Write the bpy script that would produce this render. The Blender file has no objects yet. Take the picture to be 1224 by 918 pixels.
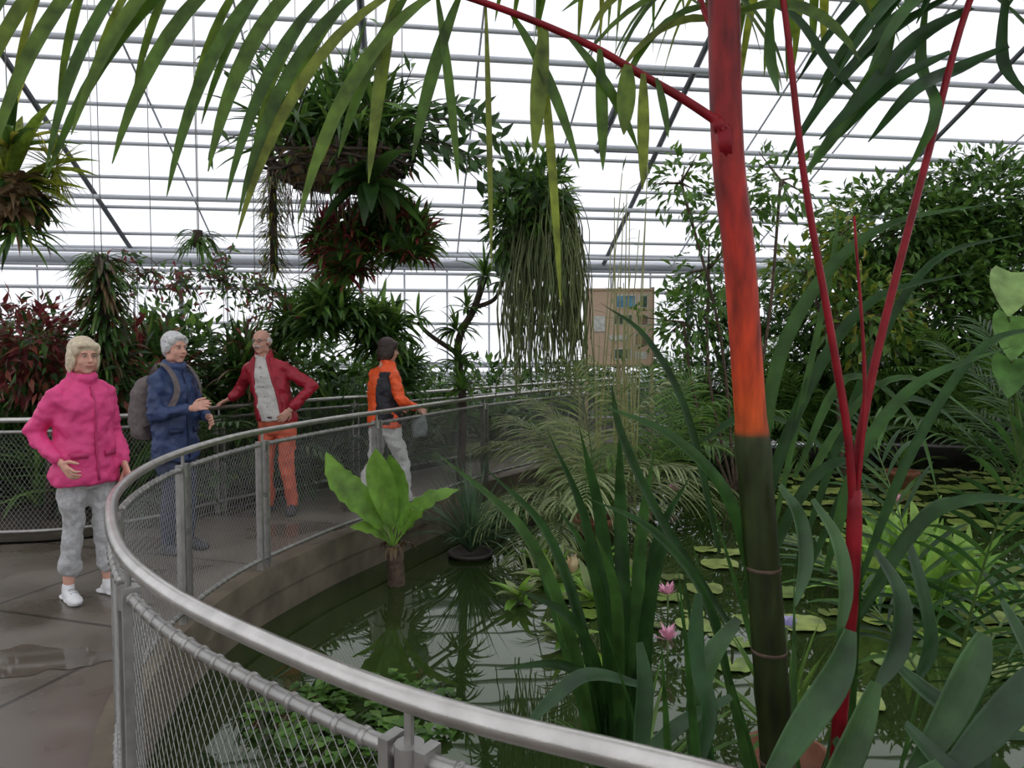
import bpy, math, random
from mathutils import Vector, Matrix
from mathutils.geometry import tessellate_polygon
R=random.Random(11)
V=Vector
pi=math.pi
scene=bpy.context.scene
scene.view_settings.view_transform='Standard'
Z=V((0,0,1))

# ------------------------------------------------------------ materials
def newmat(name):
    m=bpy.data.materials.new(name); m.use_nodes=True
    nt=m.node_tree
    return m,nt,nt.nodes,nt.links,nt.nodes['Principled BSDF']
def mat(name,col,rough=.5,metal=0,nscale=0,namt=.2,bump=0,bscale=30,spec=.5):
    m,nt,N,L,B=newmat(name)
    B.inputs['Roughness'].default_value=rough; B.inputs['Metallic'].default_value=metal
    B.inputs['Specular IOR Level'].default_value=spec
    B.inputs['Base Color'].default_value=(*col,1)
    tc=N.new('ShaderNodeTexCoord')
    if nscale:
        no=N.new('ShaderNodeTexNoise'); no.inputs['Scale'].default_value=nscale; no.inputs['Detail'].default_value=5
        L.new(tc.outputs['Object'],no.inputs['Vector'])
        r=N.new('ShaderNodeValToRGB')
        r.color_ramp.elements[0].position=.3; r.color_ramp.elements[1].position=.7
        r.color_ramp.elements[0].color=(*[c*(1-namt) for c in col],1)
        r.color_ramp.elements[1].color=(*[min(1,c*(1+namt)) for c in col],1)
        L.new(no.outputs['Fac'],r.inputs['Fac']); L.new(r.outputs['Color'],B.inputs['Base Color'])
    if bump:
        n2=N.new('ShaderNodeTexNoise'); n2.inputs['Scale'].default_value=bscale; n2.inputs['Detail'].default_value=4
        L.new(tc.outputs['Object'],n2.inputs['Vector'])
        b=N.new('ShaderNodeBump'); b.inputs['Strength'].default_value=bump; b.inputs['Distance'].default_value=.02
        L.new(n2.outputs['Fac'],b.inputs['Height']); L.new(b.outputs['Normal'],B.inputs['Normal'])
    return m
def leafmat(name,cols,rough=.4,tr=.3,ns=6,spec=.4,trb=1.6):
    m,nt,N,L,B=newmat(name)
    g=N.new('ShaderNodeNewGeometry'); ra=N.new('ShaderNodeValToRGB')
    cr=ra.color_ramp
    while len(cr.elements)<len(cols): cr.elements.new(.5)
    for i,c in enumerate(cols):
        cr.elements[i].position=i/(len(cols)-1); cr.elements[i].color=(*c,1)
    L.new(g.outputs['Random Per Island'],ra.inputs['Fac'])
    tc=N.new('ShaderNodeTexCoord'); no=N.new('ShaderNodeTexNoise'); no.inputs['Scale'].default_value=ns; no.inputs['Detail'].default_value=4
    L.new(tc.outputs['Object'],no.inputs['Vector'])
    hs=N.new('ShaderNodeHueSaturation')
    mr=N.new('ShaderNodeMapRange'); mr.inputs['From Min'].default_value=.3; mr.inputs['From Max'].default_value=.7
    mr.inputs['To Min'].default_value=.55; mr.inputs['To Max'].default_value=1.4
    L.new(no.outputs['Fac'],mr.inputs['Value']); L.new(mr.outputs[0],hs.inputs['Value'])
    L.new(ra.outputs['Color'],hs.inputs['Color']); L.new(hs.outputs['Color'],B.inputs['Base Color'])
    B.inputs['Roughness'].default_value=rough; B.inputs['Specular IOR Level'].default_value=spec
    t=N.new('ShaderNodeBsdfTranslucent'); h2=N.new('ShaderNodeHueSaturation'); h2.inputs['Value'].default_value=trb
    h2.inputs['Hue'].default_value=.485
    L.new(hs.outputs['Color'],h2.inputs['Color']); L.new(h2.outputs['Color'],t.inputs['Color'])
    mx=N.new('ShaderNodeMixShader'); mx.inputs[0].default_value=tr
    L.new(B.outputs[0],mx.inputs[1]); L.new(t.outputs[0],mx.inputs[2])
    L.new(mx.outputs[0],N['Material Output'].inputs['Surface'])
    return m
G_DARK=leafmat('leaf_dark',[(.018,.05,.01),(.035,.09,.018),(.06,.13,.028)])
G_FORE=leafmat('leaf_foreground',[(.018,.055,.012),(.028,.085,.018),(.055,.13,.025)],rough=.38,tr=.28,ns=12,spec=.3)
G_BROAD=leafmat('leaf_broad_pleated',[(.022,.065,.018),(.032,.09,.028),(.05,.12,.032)],rough=.33,tr=.2,ns=10,spec=.5)
G_MID=leafmat('leaf_mid',[(.05,.12,.02),(.08,.18,.03),(.13,.24,.045)])
G_LIGHT=leafmat('leaf_light',[(.13,.28,.04),(.2,.38,.06),(.3,.45,.1)],tr=.35)
G_YEL=leafmat('leaf_yellowgreen',[(.13,.2,.02),(.22,.27,.03),(.10,.17,.02),(.38,.36,.05)],tr=.4,ns=25)
G_TOP=leafmat('leaf_top_frond',[(.04,.09,.012),(.06,.125,.015),(.085,.15,.02),(.14,.17,.02)],tr=.4,ns=22,trb=2.0)
G_PALE=leafmat('leaf_pale',[(.14,.19,.07),(.22,.28,.11),(.32,.36,.18)],tr=.3)
G_RED=leafmat('leaf_red',[(.12,.02,.02),(.22,.035,.04),(.07,.05,.02),(.3,.08,.05)],tr=.3)
G_BLUE=leafmat('leaf_bluegreen',[(.06,.12,.06),(.1,.18,.09)],tr=.2)
G_BROWN=leafmat('leaf_dry',[(.1,.06,.03),(.2,.13,.06),(.06,.04,.02)],tr=.2)
STRAND=leafmat('strand_green',[(.14,.2,.07),(.25,.3,.12),(.1,.14,.05)],tr=.2)
BARK=mat('bark',(.09,.06,.04),.9,nscale=20,namt=.5,bump=.8)
BASKET=mat('dark_basket_wood',(.055,.04,.028),.9,nscale=14,namt=.5,bump=.8)
STEEL=mat('brushed_steel',(.55,.53,.5),.28,.95,nscale=15,namt=.15,bump=.05,bscale=200)
STEELD=mat('dull_steel',(.38,.37,.35),.42,.8,nscale=15,namt=.2)
WIRE=mat('wire_mesh_steel',(.4,.4,.38),.45,.7)
FRAME=mat('painted_frame',(.55,.57,.6),.5)
FRAMEW=mat('white_pipe',(.6,.62,.66),.45)
FRAMED=mat('dark_rafter_steel',(.12,.13,.14),.5)
WOOD=mat('weathered_wood',(.14,.115,.08),.75,nscale=5,namt=.3,bump=.2,bscale=14)
SOIL=mat('soil',(.05,.04,.025),.95,nscale=4,namt=.5,bump=.6)
POT=mat('terracotta',(.22,.085,.045),.85,nscale=10)
DPOT=mat('dark_plastic_pot',(.05,.04,.03),.7,nscale=10)
GREEN_STEM=mat('green_stem',(.08,.14,.03),.5,nscale=10)
RED_STEM=mat('red_stem',(.22,.006,.012),.45,nscale=14,namt=.35,spec=.25)
PINK_PET=mat('petal_pink',(.75,.38,.5),.5)
LILAC=mat('petal_lilac',(.55,.5,.75),.5)

def glassmat():
    m,nt,N,L,B=newmat('greenhouse_glass')
    t=N.new('ShaderNodeBsdfTransparent'); t.inputs[0].default_value=(.97,.98,1,1)
    g=N.new('ShaderNodeBsdfGlossy'); g.inputs['Roughness'].default_value=.1; g.inputs[0].default_value=(.8,.8,.8,1)
    d=N.new('ShaderNodeBsdfTranslucent'); d.inputs[0].default_value=(.9,.92,.95,1)
    a=N.new('ShaderNodeMixShader'); a.inputs[0].default_value=.5
    L.new(g.outputs[0],a.inputs[1]); L.new(d.outputs[0],a.inputs[2])
    b=N.new('ShaderNodeMixShader'); b.inputs[0].default_value=.08
    L.new(t.outputs[0],b.inputs[1]); L.new(a.outputs[0],b.inputs[2]); L.new(b.outputs[0],N['Material Output'].inputs['Surface'])
    return m
GLASS=glassmat()
def floormat():
    m,nt,N,L,B=newmat('wet_concrete')
    tc=N.new('ShaderNodeTexCoord')
    n1=N.new('ShaderNodeTexNoise'); n1.inputs['Scale'].default_value=1.3; n1.inputs['Detail'].default_value=8
    L.new(tc.outputs['Object'],n1.inputs['Vector'])
    r=N.new('ShaderNodeValToRGB'); r.color_ramp.elements[0].position=.35; r.color_ramp.elements[1].position=.65
    r.color_ramp.elements[0].color=(.1,.08,.062,1); r.color_ramp.elements[1].color=(.18,.155,.125,1)
    L.new(n1.outputs['Fac'],r.inputs['Fac'])
    br=N.new('ShaderNodeTexBrick'); br.inputs['Scale'].default_value=.2; br.inputs['Mortar Size'].default_value=.003
    br.inputs['Color1'].default_value=(1,1,1,1); br.inputs['Color2'].default_value=(.95,.95,.95,1); br.inputs['Mortar'].default_value=(.4,.4,.4,1)
    mp=N.new('ShaderNodeMapping'); mp.inputs['Rotation'].default_value=(0,0,.3); mp.inputs['Location'].default_value=(.6,-.75,0)
    L.new(tc.outputs['Object'],mp.inputs['Vector']); L.new(mp.outputs[0],br.inputs['Vector'])
    mx=N.new('ShaderNodeMixRGB'); mx.blend_type='MULTIPLY'; mx.inputs[0].default_value=1
    L.new(r.outputs[0],mx.inputs[1]); L.new(br.outputs['Color'],mx.inputs[2]); L.new(mx.outputs[0],B.inputs['Base Color'])
    mr=N.new('ShaderNodeMapRange'); mr.inputs['From Min'].default_value=.4; mr.inputs['From Max'].default_value=.6
    mr.inputs['To Min'].default_value=.22; mr.inputs['To Max'].default_value=.55
    L.new(n1.outputs['Fac'],mr.inputs['Value']); L.new(mr.outputs[0],B.inputs['Roughness'])
    return m
FLOORM=floormat()
def watermat():
    m,nt,N,L,B=newmat('pond_water_green')
    tc=N.new('ShaderNodeTexCoord')
    n1=N.new('ShaderNodeTexNoise'); n1.inputs['Scale'].default_value=.8; n1.inputs['Detail'].default_value=5
    L.new(tc.outputs['Object'],n1.inputs['Vector'])
    r=N.new('ShaderNodeValToRGB'); r.color_ramp.elements[0].color=(.01,.022,.006,1); r.color_ramp.elements[1].color=(.035,.052,.014,1)
    L.new(n1.outputs['Fac'],r.inputs['Fac']); L.new(r.outputs[0],B.inputs['Base Color'])
    B.inputs['Roughness'].default_value=.015; B.inputs['IOR'].default_value=1.55
    B.inputs['Specular Tint'].default_value=(.82,1,.72,1)
    n2=N.new('ShaderNodeTexNoise'); n2.inputs['Scale'].default_value=2.5; n2.inputs['Detail'].default_value=1
    L.new(tc.outputs['Object'],n2.inputs['Vector'])
    b=N.new('ShaderNodeBump'); b.inputs['Strength'].default_value=.025; b.inputs['Distance'].default_value=.05
    L.new(n2.outputs['Fac'],b.inputs['Height']); L.new(b.outputs['Normal'],B.inputs['Normal'])
    return m
WATER=watermat()
def trunkmat():
    m,nt,N,L,B=newmat('red_sealing_wax_trunk')
    g=N.new('ShaderNodeNewGeometry'); sp=N.new('ShaderNodeSeparateXYZ'); L.new(g.outputs['Position'],sp.inputs[0])
    mr=N.new('ShaderNodeMapRange'); mr.inputs['From Min'].default_value=.4; mr.inputs['From Max'].default_value=2.6
    L.new(sp.outputs['Z'],mr.inputs['Value'])
    r=N.new('ShaderNodeValToRGB'); cr=r.color_ramp
    st=[(0,(.03,.025,.01)),(.15,(.02,.03,.006)),(.445,(.03,.045,.01)),(.452,(.5,.075,.008)),(.52,(.52,.05,.01)),(.66,(.42,.022,.01)),(.8,(.24,.01,.01)),(1,(.2,.01,.012))]
    while len(cr.elements)<len(st): cr.elements.new(.5)
    for e,(p,c) in zip(cr.elements,st): e.position=p; e.color=(*c,1)
    L.new(mr.outputs[0],r.inputs['Fac'])
    no=N.new('ShaderNodeTexNoise'); no.inputs['Scale'].default_value=18; no.inputs['Detail'].default_value=8
    mp=N.new('ShaderNodeMapping'); mp.inputs['Scale'].default_value=(2,2,.5)
    L.new(g.outputs['Position'],mp.inputs['Vector']); L.new(mp.outputs[0],no.inputs['Vector'])
    m2=N.new('ShaderNodeMapRange'); m2.inputs['From Min'].default_value=.3; m2.inputs['From Max'].default_value=.7; m2.inputs['To Min'].default_value=.4; m2.inputs['To Max'].default_value=1.3
    L.new(no.outputs['Fac'],m2.inputs['Value'])
    hs=N.new('ShaderNodeHueSaturation'); L.new(r.outputs[0],hs.inputs['Color']); L.new(m2.outputs[0],hs.inputs['Value'])
    L.new(hs.outputs[0],B.inputs['Base Color']); B.inputs['Roughness'].default_value=.45; B.inputs['Specular IOR Level'].default_value=.3
    return m
TRUNK=trunkmat()

# ------------------------------------------------------------ mesh builder
class MB:
    def __init__(s): s.v=[]; s.f=[]; s.m=[]
    def add(s,vs,fs,mi=0):
        o=len(s.v); s.v.extend([tuple(x) for x in vs])
        for f in fs: s.f.append(tuple(i+o for i in f)); s.m.append(mi)
    def mesh(s,name):
        me=bpy.data.meshes.new(name); me.from_pydata(s.v,[],s.f); me.update(); return me
    def build(s,name,mats,parent=None,smooth=True,loc=None):
        me=s.mesh(name)
        for m in mats: me.materials.append(m)
        me.polygons.foreach_set('material_index',s.m)
        me.polygons.foreach_set('use_smooth',[smooth]*len(me.polygons))
        ob=bpy.data.objects.new(name,me); scene.collection.objects.link(ob)
        if parent: ob.parent=parent
        if loc: ob.location=loc
        return ob
def frames(pts):
    n=len(pts); T=[]
    for i in range(n):
        a=pts[max(0,i-1)]; b=pts[min(n-1,i+1)]; t=b-a
        T.append(t.normalized() if t.length>1e-9 else V((0,0,1)))
    u=T[0].orthogonal().normalized(); out=[]
    for t in T:
        u=(u-t*u.dot(t))
        u=u.normalized() if u.length>1e-6 else t.orthogonal().normalized()
        out.append((t,u,t.cross(u)))
    return out
def tube(mb,pts,r,n=8,mi=0,cap=True):
    pts=[V(p) for p in pts]
    if not isinstance(r,(list,tuple)): r=[r]*len(pts)
    if len(r)==2 and len(pts)>2: r=[r[0]+(r[1]-r[0])*i/(len(pts)-1) for i in range(len(pts))]
    vs=[];fs=[]
    for p,(t,u,w),rr in zip(pts,frames(pts),r):
        for k in range(n):
            a=2*pi*k/n+pi/n; vs.append(p+(u*math.cos(a)+w*math.sin(a))*rr)
    for i in range(len(pts)-1):
        for k in range(n):
            fs.append((i*n+k,i*n+(k+1)%n,(i+1)*n+(k+1)%n,(i+1)*n+k))
    if cap: fs.append(tuple(range(n-1,-1,-1))); o=(len(pts)-1)*n; fs.append(tuple(o+k for k in range(n)))
    mb.add(vs,fs,mi)
def box(mb,c,s,mi=0,rz=0):
    c=V(c);vs=[];ca,sa=math.cos(rz),math.sin(rz)
    for dx in(-.5,.5):
        for dy in(-.5,.5):
            for dz in(-.5,.5):
                x,y=dx*s[0],dy*s[1]; vs.append((c.x+x*ca-y*sa,c.y+x*sa+y*ca,c.z+dz*s[2]))
    mb.add(vs,[(0,1,3,2),(4,6,7,5),(0,4,5,1),(2,3,7,6),(0,2,6,4),(1,5,7,3)],mi)
def ellip(mb,c,r,mi=0,nu=14,nv=10,M=None):
    c=V(c); vs=[]
    def tf(p):
        p=V(p)
        return c+(M@p if M else p)
    vs.append(tf((0,0,r[2])))
    for j in range(1,nv):
        th=pi*j/nv
        for k in range(nu):
            a=2*pi*k/nu; vs.append(tf((r[0]*math.sin(th)*math.cos(a),r[1]*math.sin(th)*math.sin(a),r[2]*math.cos(th))))
    vs.append(tf((0,0,-r[2]))); fs=[]
    for k in range(nu): fs.append((0,1+k,1+(k+1)%nu))
    for j in range(nv-2):
        for k in range(nu):
            a=1+j*nu+k; b=1+j*nu+(k+1)%nu; fs.append((a,a+nu,b+nu,b))
    l=len(vs)-1; o=1+(nv-2)*nu
    for k in range(nu): fs.append((o+k,l,o+(k+1)%nu))
    mb.add(vs,fs,mi)
def limb(mb,pts,rs,mi=0,n=12):
    pts=[V(p) for p in pts]
    for i in range(len(pts)-1): tube(mb,[pts[i],pts[i+1]],[rs[i],rs[i+1]],n,mi)
    for p,r in zip(pts,rs): ellip(mb,p,(r,r,r),mi,n,8)
def loft(mb,secs,mi=0,n=24,p=2.0):
    vs=[];fs=[]
    for (z,cx,cy,rx,ry) in secs:
        for k in range(n):
            a=2*pi*k/n; c,s=math.cos(a),math.sin(a)
            vs.append((cx+rx*math.copysign(abs(c)**(2/p),c),cy+ry*math.copysign(abs(s)**(2/p),s),z))
    m=len(secs)
    for i in range(m-1):
        for k in range(n): fs.append((i*n+k,i*n+(k+1)%n,(i+1)*n+(k+1)%n,(i+1)*n+k))
    fs.append(tuple(range(n-1,-1,-1))); fs.append(tuple((m-1)*n+k for k in range(n)))
    mb.add(vs,fs,mi)
def lance(t): return max(.02,math.sin(pi*min(1,t*.9+.09))**.75)
def strap(t): return max(.02,min(1,.45+3*t)*(1-t**5)*(1 if t<.6 else 1-.6*((t-.6)/.4)**2))
def ovate(t): return max(.02,math.sin(pi*min(1,(t*.97+.01))**.75)**.9)
def ribbon(mb,pts,w,mi=0,nrm=Z,prof=lance,fold=.2,wav=0):
    n=len(pts)-1; vs=[];fs=[]
    for i,p in enumerate(pts):
        a=pts[max(0,i-1)]; b=pts[min(n,i+1)]; t=(b-a)
        t=t.normalized() if t.length>1e-9 else V((0,0,-1))
        s=t.cross(nrm)
        s=s.normalized() if s.length>1e-4 else t.orthogonal().normalized()
        nn=s.cross(t); ww=w*prof(i/n)*.5; o=nn*(ww*fold)
        o2=nn*(wav*ww*math.sin(i*2.1)) if wav else V((0,0,0))
        vs+= [p-s*ww+o+o2,p-o,p+s*ww+o-o2]
    for i in range(n):
        k=3*i; fs+=[(k,k+1,k+4,k+3),(k+1,k+2,k+5,k+4)]
    mb.add(vs,fs,mi)
def pleated(mb,pts,w,mi=0,nrm=Z,prof=lance,nr=8,amp=.05):
    n=len(pts)-1; vs=[];fs=[]; m=nr*2+1
    for i,p in enumerate(pts):
        a=pts[max(0,i-1)]; b=pts[min(n,i+1)]; t=(b-a).normalized()
        s=t.cross(nrm).normalized(); nn=s.cross(t); ww=w*prof(i/n)*.5
        for k in range(m):
            u=-1+2*k/(m-1)
            vs.append(p+s*ww*u+nn*(ww*(.28*u*u-.1+(amp if k%2 else -amp))))
    for i in range(n):
        for k in range(m-1): fs.append((i*m+k,i*m+k+1,(i+1)*m+k+1,(i+1)*m+k))
    mb.add(vs,fs,mi)
def leaf(mb,p,d,nrm,L,W,mi=0):
    s=d.cross(nrm); s=s.normalized() if s.length>1e-4 else d.orthogonal().normalized()
    nn=s.cross(d).normalized(); m=p+d*L*.45
    mb.add([p,m-s*W*.5+nn*W*.15,m,m+s*W*.5+nn*W*.15,p+d*L-nn*L*.12],[(0,2,1),(0,3,2),(1,2,4),(2,3,4)],mi)
def arc(p,d,L,droop,segs=6):
    p=V(p); d=V(d).normalized(); out=[p.copy()]; st=L/segs
    for i in range(segs):
        p=p+d*st; out.append(p.copy()); d=(d+V((0,0,-droop/segs))).normalized()
    return out
def cat(ctrl,n=6):
    P=[V(c) for c in ctrl]; P=[P[0]*2-P[1]]+P+[P[-1]*2-P[-2]]; out=[]
    for i in range(1,len(P)-2):
        for k in range(n):
            t=k/n; a,b,c,d=P[i-1:i+3]
            out.append(.5*((2*b)+(c-a)*t+(2*a-5*b+4*c-d)*t*t+(3*b-a-3*c+d)*t**3))
    out.append(P[-2].copy()); return out
def rdir(): 
    while 1:
        v=V((R.uniform(-1,1),R.uniform(-1,1),R.uniform(-1,1)))
        if .05<v.length<1: return v.normalized()
def pick(mi): return R.choice(mi) if isinstance(mi,(list,tuple)) else mi
def cloud(mb,c,r,n,L,W,mi=0,shell=.5,hang=.3):
    c=V(c)
    for _ in range(n):
        u=rdir(); k=R.uniform(shell,1)
        p=c+V((u.x*r[0],u.y*r[1],u.z*r[2]))*k
        d=(u+rdir()*.8+V((0,0,-hang))).normalized(); l=L*R.uniform(.6,1.3)
        leaf(mb,p,d,(Z+rdir()*.6).normalized(),l,W*l/L,pick(mi))
def rosette(mb,c,n,L,W,droop=1.2,el=(.1,1.3),mi=0,segs=6,prof=strap,az=None):
    c=V(c)
    for i in range(n):
        a=R.uniform(0,2*pi) if az is None else R.uniform(*az); e=R.uniform(*el)
        d=V((math.cos(a)*math.cos(e),math.sin(a)*math.cos(e),math.sin(e)))
        l=L*R.uniform(.65,1.15); pts=arc(c+d*.02,d,l,droop*R.uniform(.6,1.4),segs)
        ribbon(mb,pts,W*R.uniform(.8,1.2),pick(mi),(Z+d*.01),prof,.3)
def frond(mb,rach,L,W,n,ml=0,ms=1,r0=.008,ang=(1.2,.5),droop=.8,t0=.15,segs=5,lift=.1,pr=lance):
    tube(mb,rach,[r0,r0*.25],5,ms)
    N=len(rach)-1
    for i in range(n):
        t=t0+(1-t0)*i/(n-1); f=t*N; k=min(N-1,int(f)); p=rach[k].lerp(rach[k+1],f-k)
        tg=(rach[k+1]-rach[k]).normalized(); sd=tg.cross(Z)
        sd=sd.normalized() if sd.length>1e-3 else V((1,0,0)); up=sd.cross(tg)
        a=ang[0]+(ang[1]-ang[0])*t
        for sg in(-1,1):
            a2=a*R.uniform(.85,1.15)
            d=tg*math.cos(a2)+sd*sg*math.sin(a2)+up*lift
            l=L*(.45+.6*math.sin(pi*(t*.8+.1)))*R.uniform(.85,1.12)
            ribbon(mb,arc(p,d,l,droop*R.uniform(.7,1.3),segs),W,ml,up,pr,.2)
def palm(mb,base,nf,RL,L,W,n,droop=1.0,el=(.5,1.4),ml=0,ms=1,az=(0,2*pi),r0=.008,ld=.8,t0=.25,pr=lance):
    for i in range(nf):
        a=R.uniform(*az); e=R.uniform(*el)
        d=V((math.cos(a)*math.cos(e),math.sin(a)*math.cos(e),math.sin(e)))
        frond(mb,arc(base,d,RL*R.uniform(.75,1.15),droop*R.uniform(.7,1.3),12),L,W,n,ml,ms,r0,droop=ld,t0=t0,pr=pr)

# ------------------------------------------------------------ camera & world
cam=bpy.data.cameras.new('camera'); co=bpy.data.objects.new('camera',cam); scene.collection.objects.link(co)
co.location=(0,0,1.6); co.rotation_euler=(math.radians(90-3.05),0,0)
cam.sensor_width=36; cam.lens=25.88; cam.clip_start=.05; cam.clip_end=300
scene.camera=co
w=bpy.data.worlds.new('overcast_sky'); scene.world=w; w.use_nodes=True
bg=w.node_tree.nodes['Background']; bg.inputs[0].default_value=(.96,.965,1,1); bg.inputs[1].default_value=1.2

# ------------------------------------------------------------ greenhouse (rotated 8 deg)
PH=math.atan(.14); cs,sn=math.cos(PH),math.sin(PH)
def ro(x,y,z): return V((x*cs-(y-16)*sn,16+x*sn+(y-16)*cs,z))
def roofz(x,y):
    y0=16-x*sn+(y-16)*cs
    return 3.36+.45*(16-y0)
EAVE=3.36; RIDGE=3; XL,XR=-14,15; YB=-9
def rz(y0): return EAVE+.45*(16-y0) if y0>RIDGE else EAVE+.45*(16-RIDGE)-.45*(RIDGE-y0)
mb=MB(); mg=MB()
y=16.0; k=0
while y>YB-.01:
    tube(mb,[ro(XL,y,rz(y)),ro(XR,y,rz(y))],.034,6,0)
    if k%2: tube(mb,[ro(XL,y+.2,rz(y)-.3),ro(XR,y+.2,rz(y)-.3)],.042,8,1)
    y-=.8;k+=1
x=XL;k=0
while x<=XR:
    dark=(k%3==1)
    rr=.05 if dark else .016
    for a,b in((16,RIDGE),(RIDGE,YB)):
        tube(mb,[ro(x,a,rz(a)-(.06 if dark else 0)),ro(x,b,rz(b)-(.06 if dark else 0))],rr,4 if dark else 5,2 if dark else 0)
    x+=1.6;k+=1
tube(mb,[ro(XL,15.95,EAVE-.03),ro(XR,15.95,EAVE-.03)],.1,4,1)
tube(mb,[ro(XL,15.7,EAVE+.16),ro(XR,15.7,EAVE+.16)],.03,6,1)
tube(mb,[ro(XL,15.7,EAVE-.28),ro(XR,15.7,EAVE-.28)],.035,6,1)
for vx,vy in((1.0,12.6),(10.2,13.2),(13.0,12.6)):
    a=ro(vx,vy,rz(vy)+.02); b=ro(vx+.1,vy-1.6,rz(vy-1.6)+.05)
    tube(mb,[a,b],.07,4,2); tube(mb,[b,b+V((1.4,.2,0))],.035,4,2); tube(mb,[a,a+V((1.4,.2,0))],.02,4,2)
mb.build('ceiling_greenhouse_roof_frame',[FRAME,FRAMEW,FRAMED])
mg.add([ro(XL,16,rz(16)),ro(XR,16,rz(16)),ro(XR,RIDGE,rz(RIDGE)),ro(XL,RIDGE,rz(RIDGE)),ro(XR,YB,rz(YB)),ro(XL,YB,rz(YB))],[(0,1,2,3),(3,2,4,5)])
mg.build('ceiling_glass',[GLASS],smooth=False)
mb=MB()
x=XL;k=0
while x<=XR:
    tube(mb,[ro(x,16,0),ro(x,16,EAVE)],.05 if k%4==0 else .02,4,2 if k%4==0 else 0); x+=.9;k+=1
for z,r in((.45,.06),(1.2,.03),(2.05,.03),(2.75,.035),(3.2,.03)): tube(mb,[ro(XL,15.95,z),ro(XR,15.95,z)],r,4,0)
for z in(.75,.95,1.15): tube(mb,[ro(XL,15.6,z),ro(XR,15.6,z)],.035,8,1)
mb.add([ro(XL,16,0),ro(XR,16,0),ro(XR,16,.45),ro(XL,16,.45)],[(0,1,2,3)],1)
mb.add([ro(XL,16.02,.45),ro(XR,16.02,.45),ro(XR,16.02,EAVE),ro(XL,16.02,EAVE)],[(0,1,2,3)],3)
mb.build('wall_back',[FRAME,FRAMEW,FRAMED,GLASS],smooth=False)
for nm,X in(('wall_left',XL),('wall_right',XR)):
    mb=MB(); y=YB
    while y<=16:
        tube(mb,[ro(X,y,0),ro(X,y,rz(y))],.03,4,0); y+=1.25
    for z in(.5,1.6,2.7,3.3): tube(mb,[ro(X,YB,z),ro(X,16,z)],.03,4,0)
    mb.add([ro(X,YB,0),ro(X,16,0),ro(X,16,EAVE),ro(X,RIDGE,rz(RIDGE)),ro(X,YB,EAVE+.45*(16-RIDGE)-.45*(RIDGE-YB))],[(0,1,2,3,4)],1)
    mb.build(nm,[FRAME,GLASS],smooth=False)
mb=MB(); mb.add([(-60,-60,-.6),(60,-60,-.6),(60,60,-.6),(-60,60,-.6)],[(0,1,2,3)])
mb.build('ground_outside',[mat('outside_gravel',(.3,.3,.28),.9,nscale=2)],smooth=False)

# ------------------------------------------------------------ paths
def resample(ctrl,step):
    P=cat([(a,b,0) for a,b in ctrl],12); out=[P[0]]; acc=0
    for i in range(1,len(P)):
        a,b=P[i-1],P[i]; l=(b-a).length; pos=step-acc
        while pos<=l: out.append(a.lerp(b,pos/l)); pos+=step
        acc=(acc+l)%step if l>=step-acc else acc+l
    return out
INN=[(4.9,2.6),(4.2,1.6),(3.2,.95),(2.2,.68),(1.3,.66),(.7,.8),(.22,1.02),(-.15,1.2),(-.52,1.475),(-.83,1.75),(-1.12,2.09),(-1.4,2.54),(-1.61,2.97),(-1.76,3.45),(-1.84,3.95),(-1.84,4.5),(-1.77,5.0),(-1.62,5.5),(-1.43,6.02),(-1.18,6.55),(-.8,7.4),(-.38,8.3),(.3,9.35),(1.2,10.5),(2.2,11.8),(3.6,13.7)]
OUT=[(-8,5.75),(-6,5.78),(-4.4,5.8),(-3.6,5.95),(-3.1,6.4),(-2.8,7.0),(-2.35,7.7),(-1.8,8.4),(-.9,9.6),(0,10.75),(1.0,12.0),(2.2,13.6),(2.9,14.6)]
STEP=.035
inn=resample(INN,STEP); out=resample(OUT,STEP)
def railing(name,path,postxy,collars=True):
    e=bpy.data.objects.new(name,None); scene.collection.objects.link(e)
    mb=MB(); up=lambda p,z:V((p.x,p.y,z))
    sub=path[::3]+[path[-1]]
    tube(mb,[up(p,1.0) for p in sub],.0215,12,0)
    mb.build('handrail',[STEEL],e)
    mb=MB()
    tube(mb,[up(p,.905) for p in sub],.015,8,0); tube(mb,[up(p,.1) for p in sub],.015,8,0)
    if collars:
        for i in range(1,len(path)-1,2):
            d=(path[i+1]-path[i]).normalized()*.006
            for z in(.905,.1): tube(mb,[up(path[i]-d,z),up(path[i]+d,z)],.0182,8,0)
    mb.build('mesh_frame_tube',[STEELD],e)
    mb=MB()
    for (px,py) in postxy:
        i=min(range(1,len(path)-1),key=lambda j:(path[j].x-px)**2+(path[j].y-py)**2)
        t=(path[i+1]-path[i-1]).normalized(); a=math.atan2(t.y,t.x); p=path[i]
        for s in(-.04,.04):
            box(mb,(p.x+t.x*s,p.y+t.y*s,.40),(.022,.045,1.06),0,a)
        box(mb,(p.x,p.y,.55),(.06,.015,.03),0,a)
        tube(mb,[up(p,.88),up(p,1.0)],.009,8,0)
        tube(mb,[up(p,.86),up(p,.925)],.026,12,0)
    mb.build('posts',[STEELD],e,smooth=False)
    mb=MB(); off=15
    for i in range(0,len(path)):
        for sg in(-1,1):
            j=i+sg*off
            if j<0 or j>=len(path): continue
            pts=[]
            for k in range(5):
                q=path[i+sg*round(off*k/4)]; pts.append(up(q,.1+.8*k/4)+V((0,0,0)))
            tube(mb,pts,.0011,3,0,cap=False)
    mb.build('wire_mesh',[WIRE],e)
    return e
railing('curved_pond_railing',inn,[(3.2,.95),(1.3,.66),(-.17,1.2),(-1.08,2.03),(-1.6,2.95),(-1.84,4.1),(-1.74,5.1),(-1.2,6.5),(-.3,8.42),(.95,10.2),(2.2,11.8)])
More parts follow.
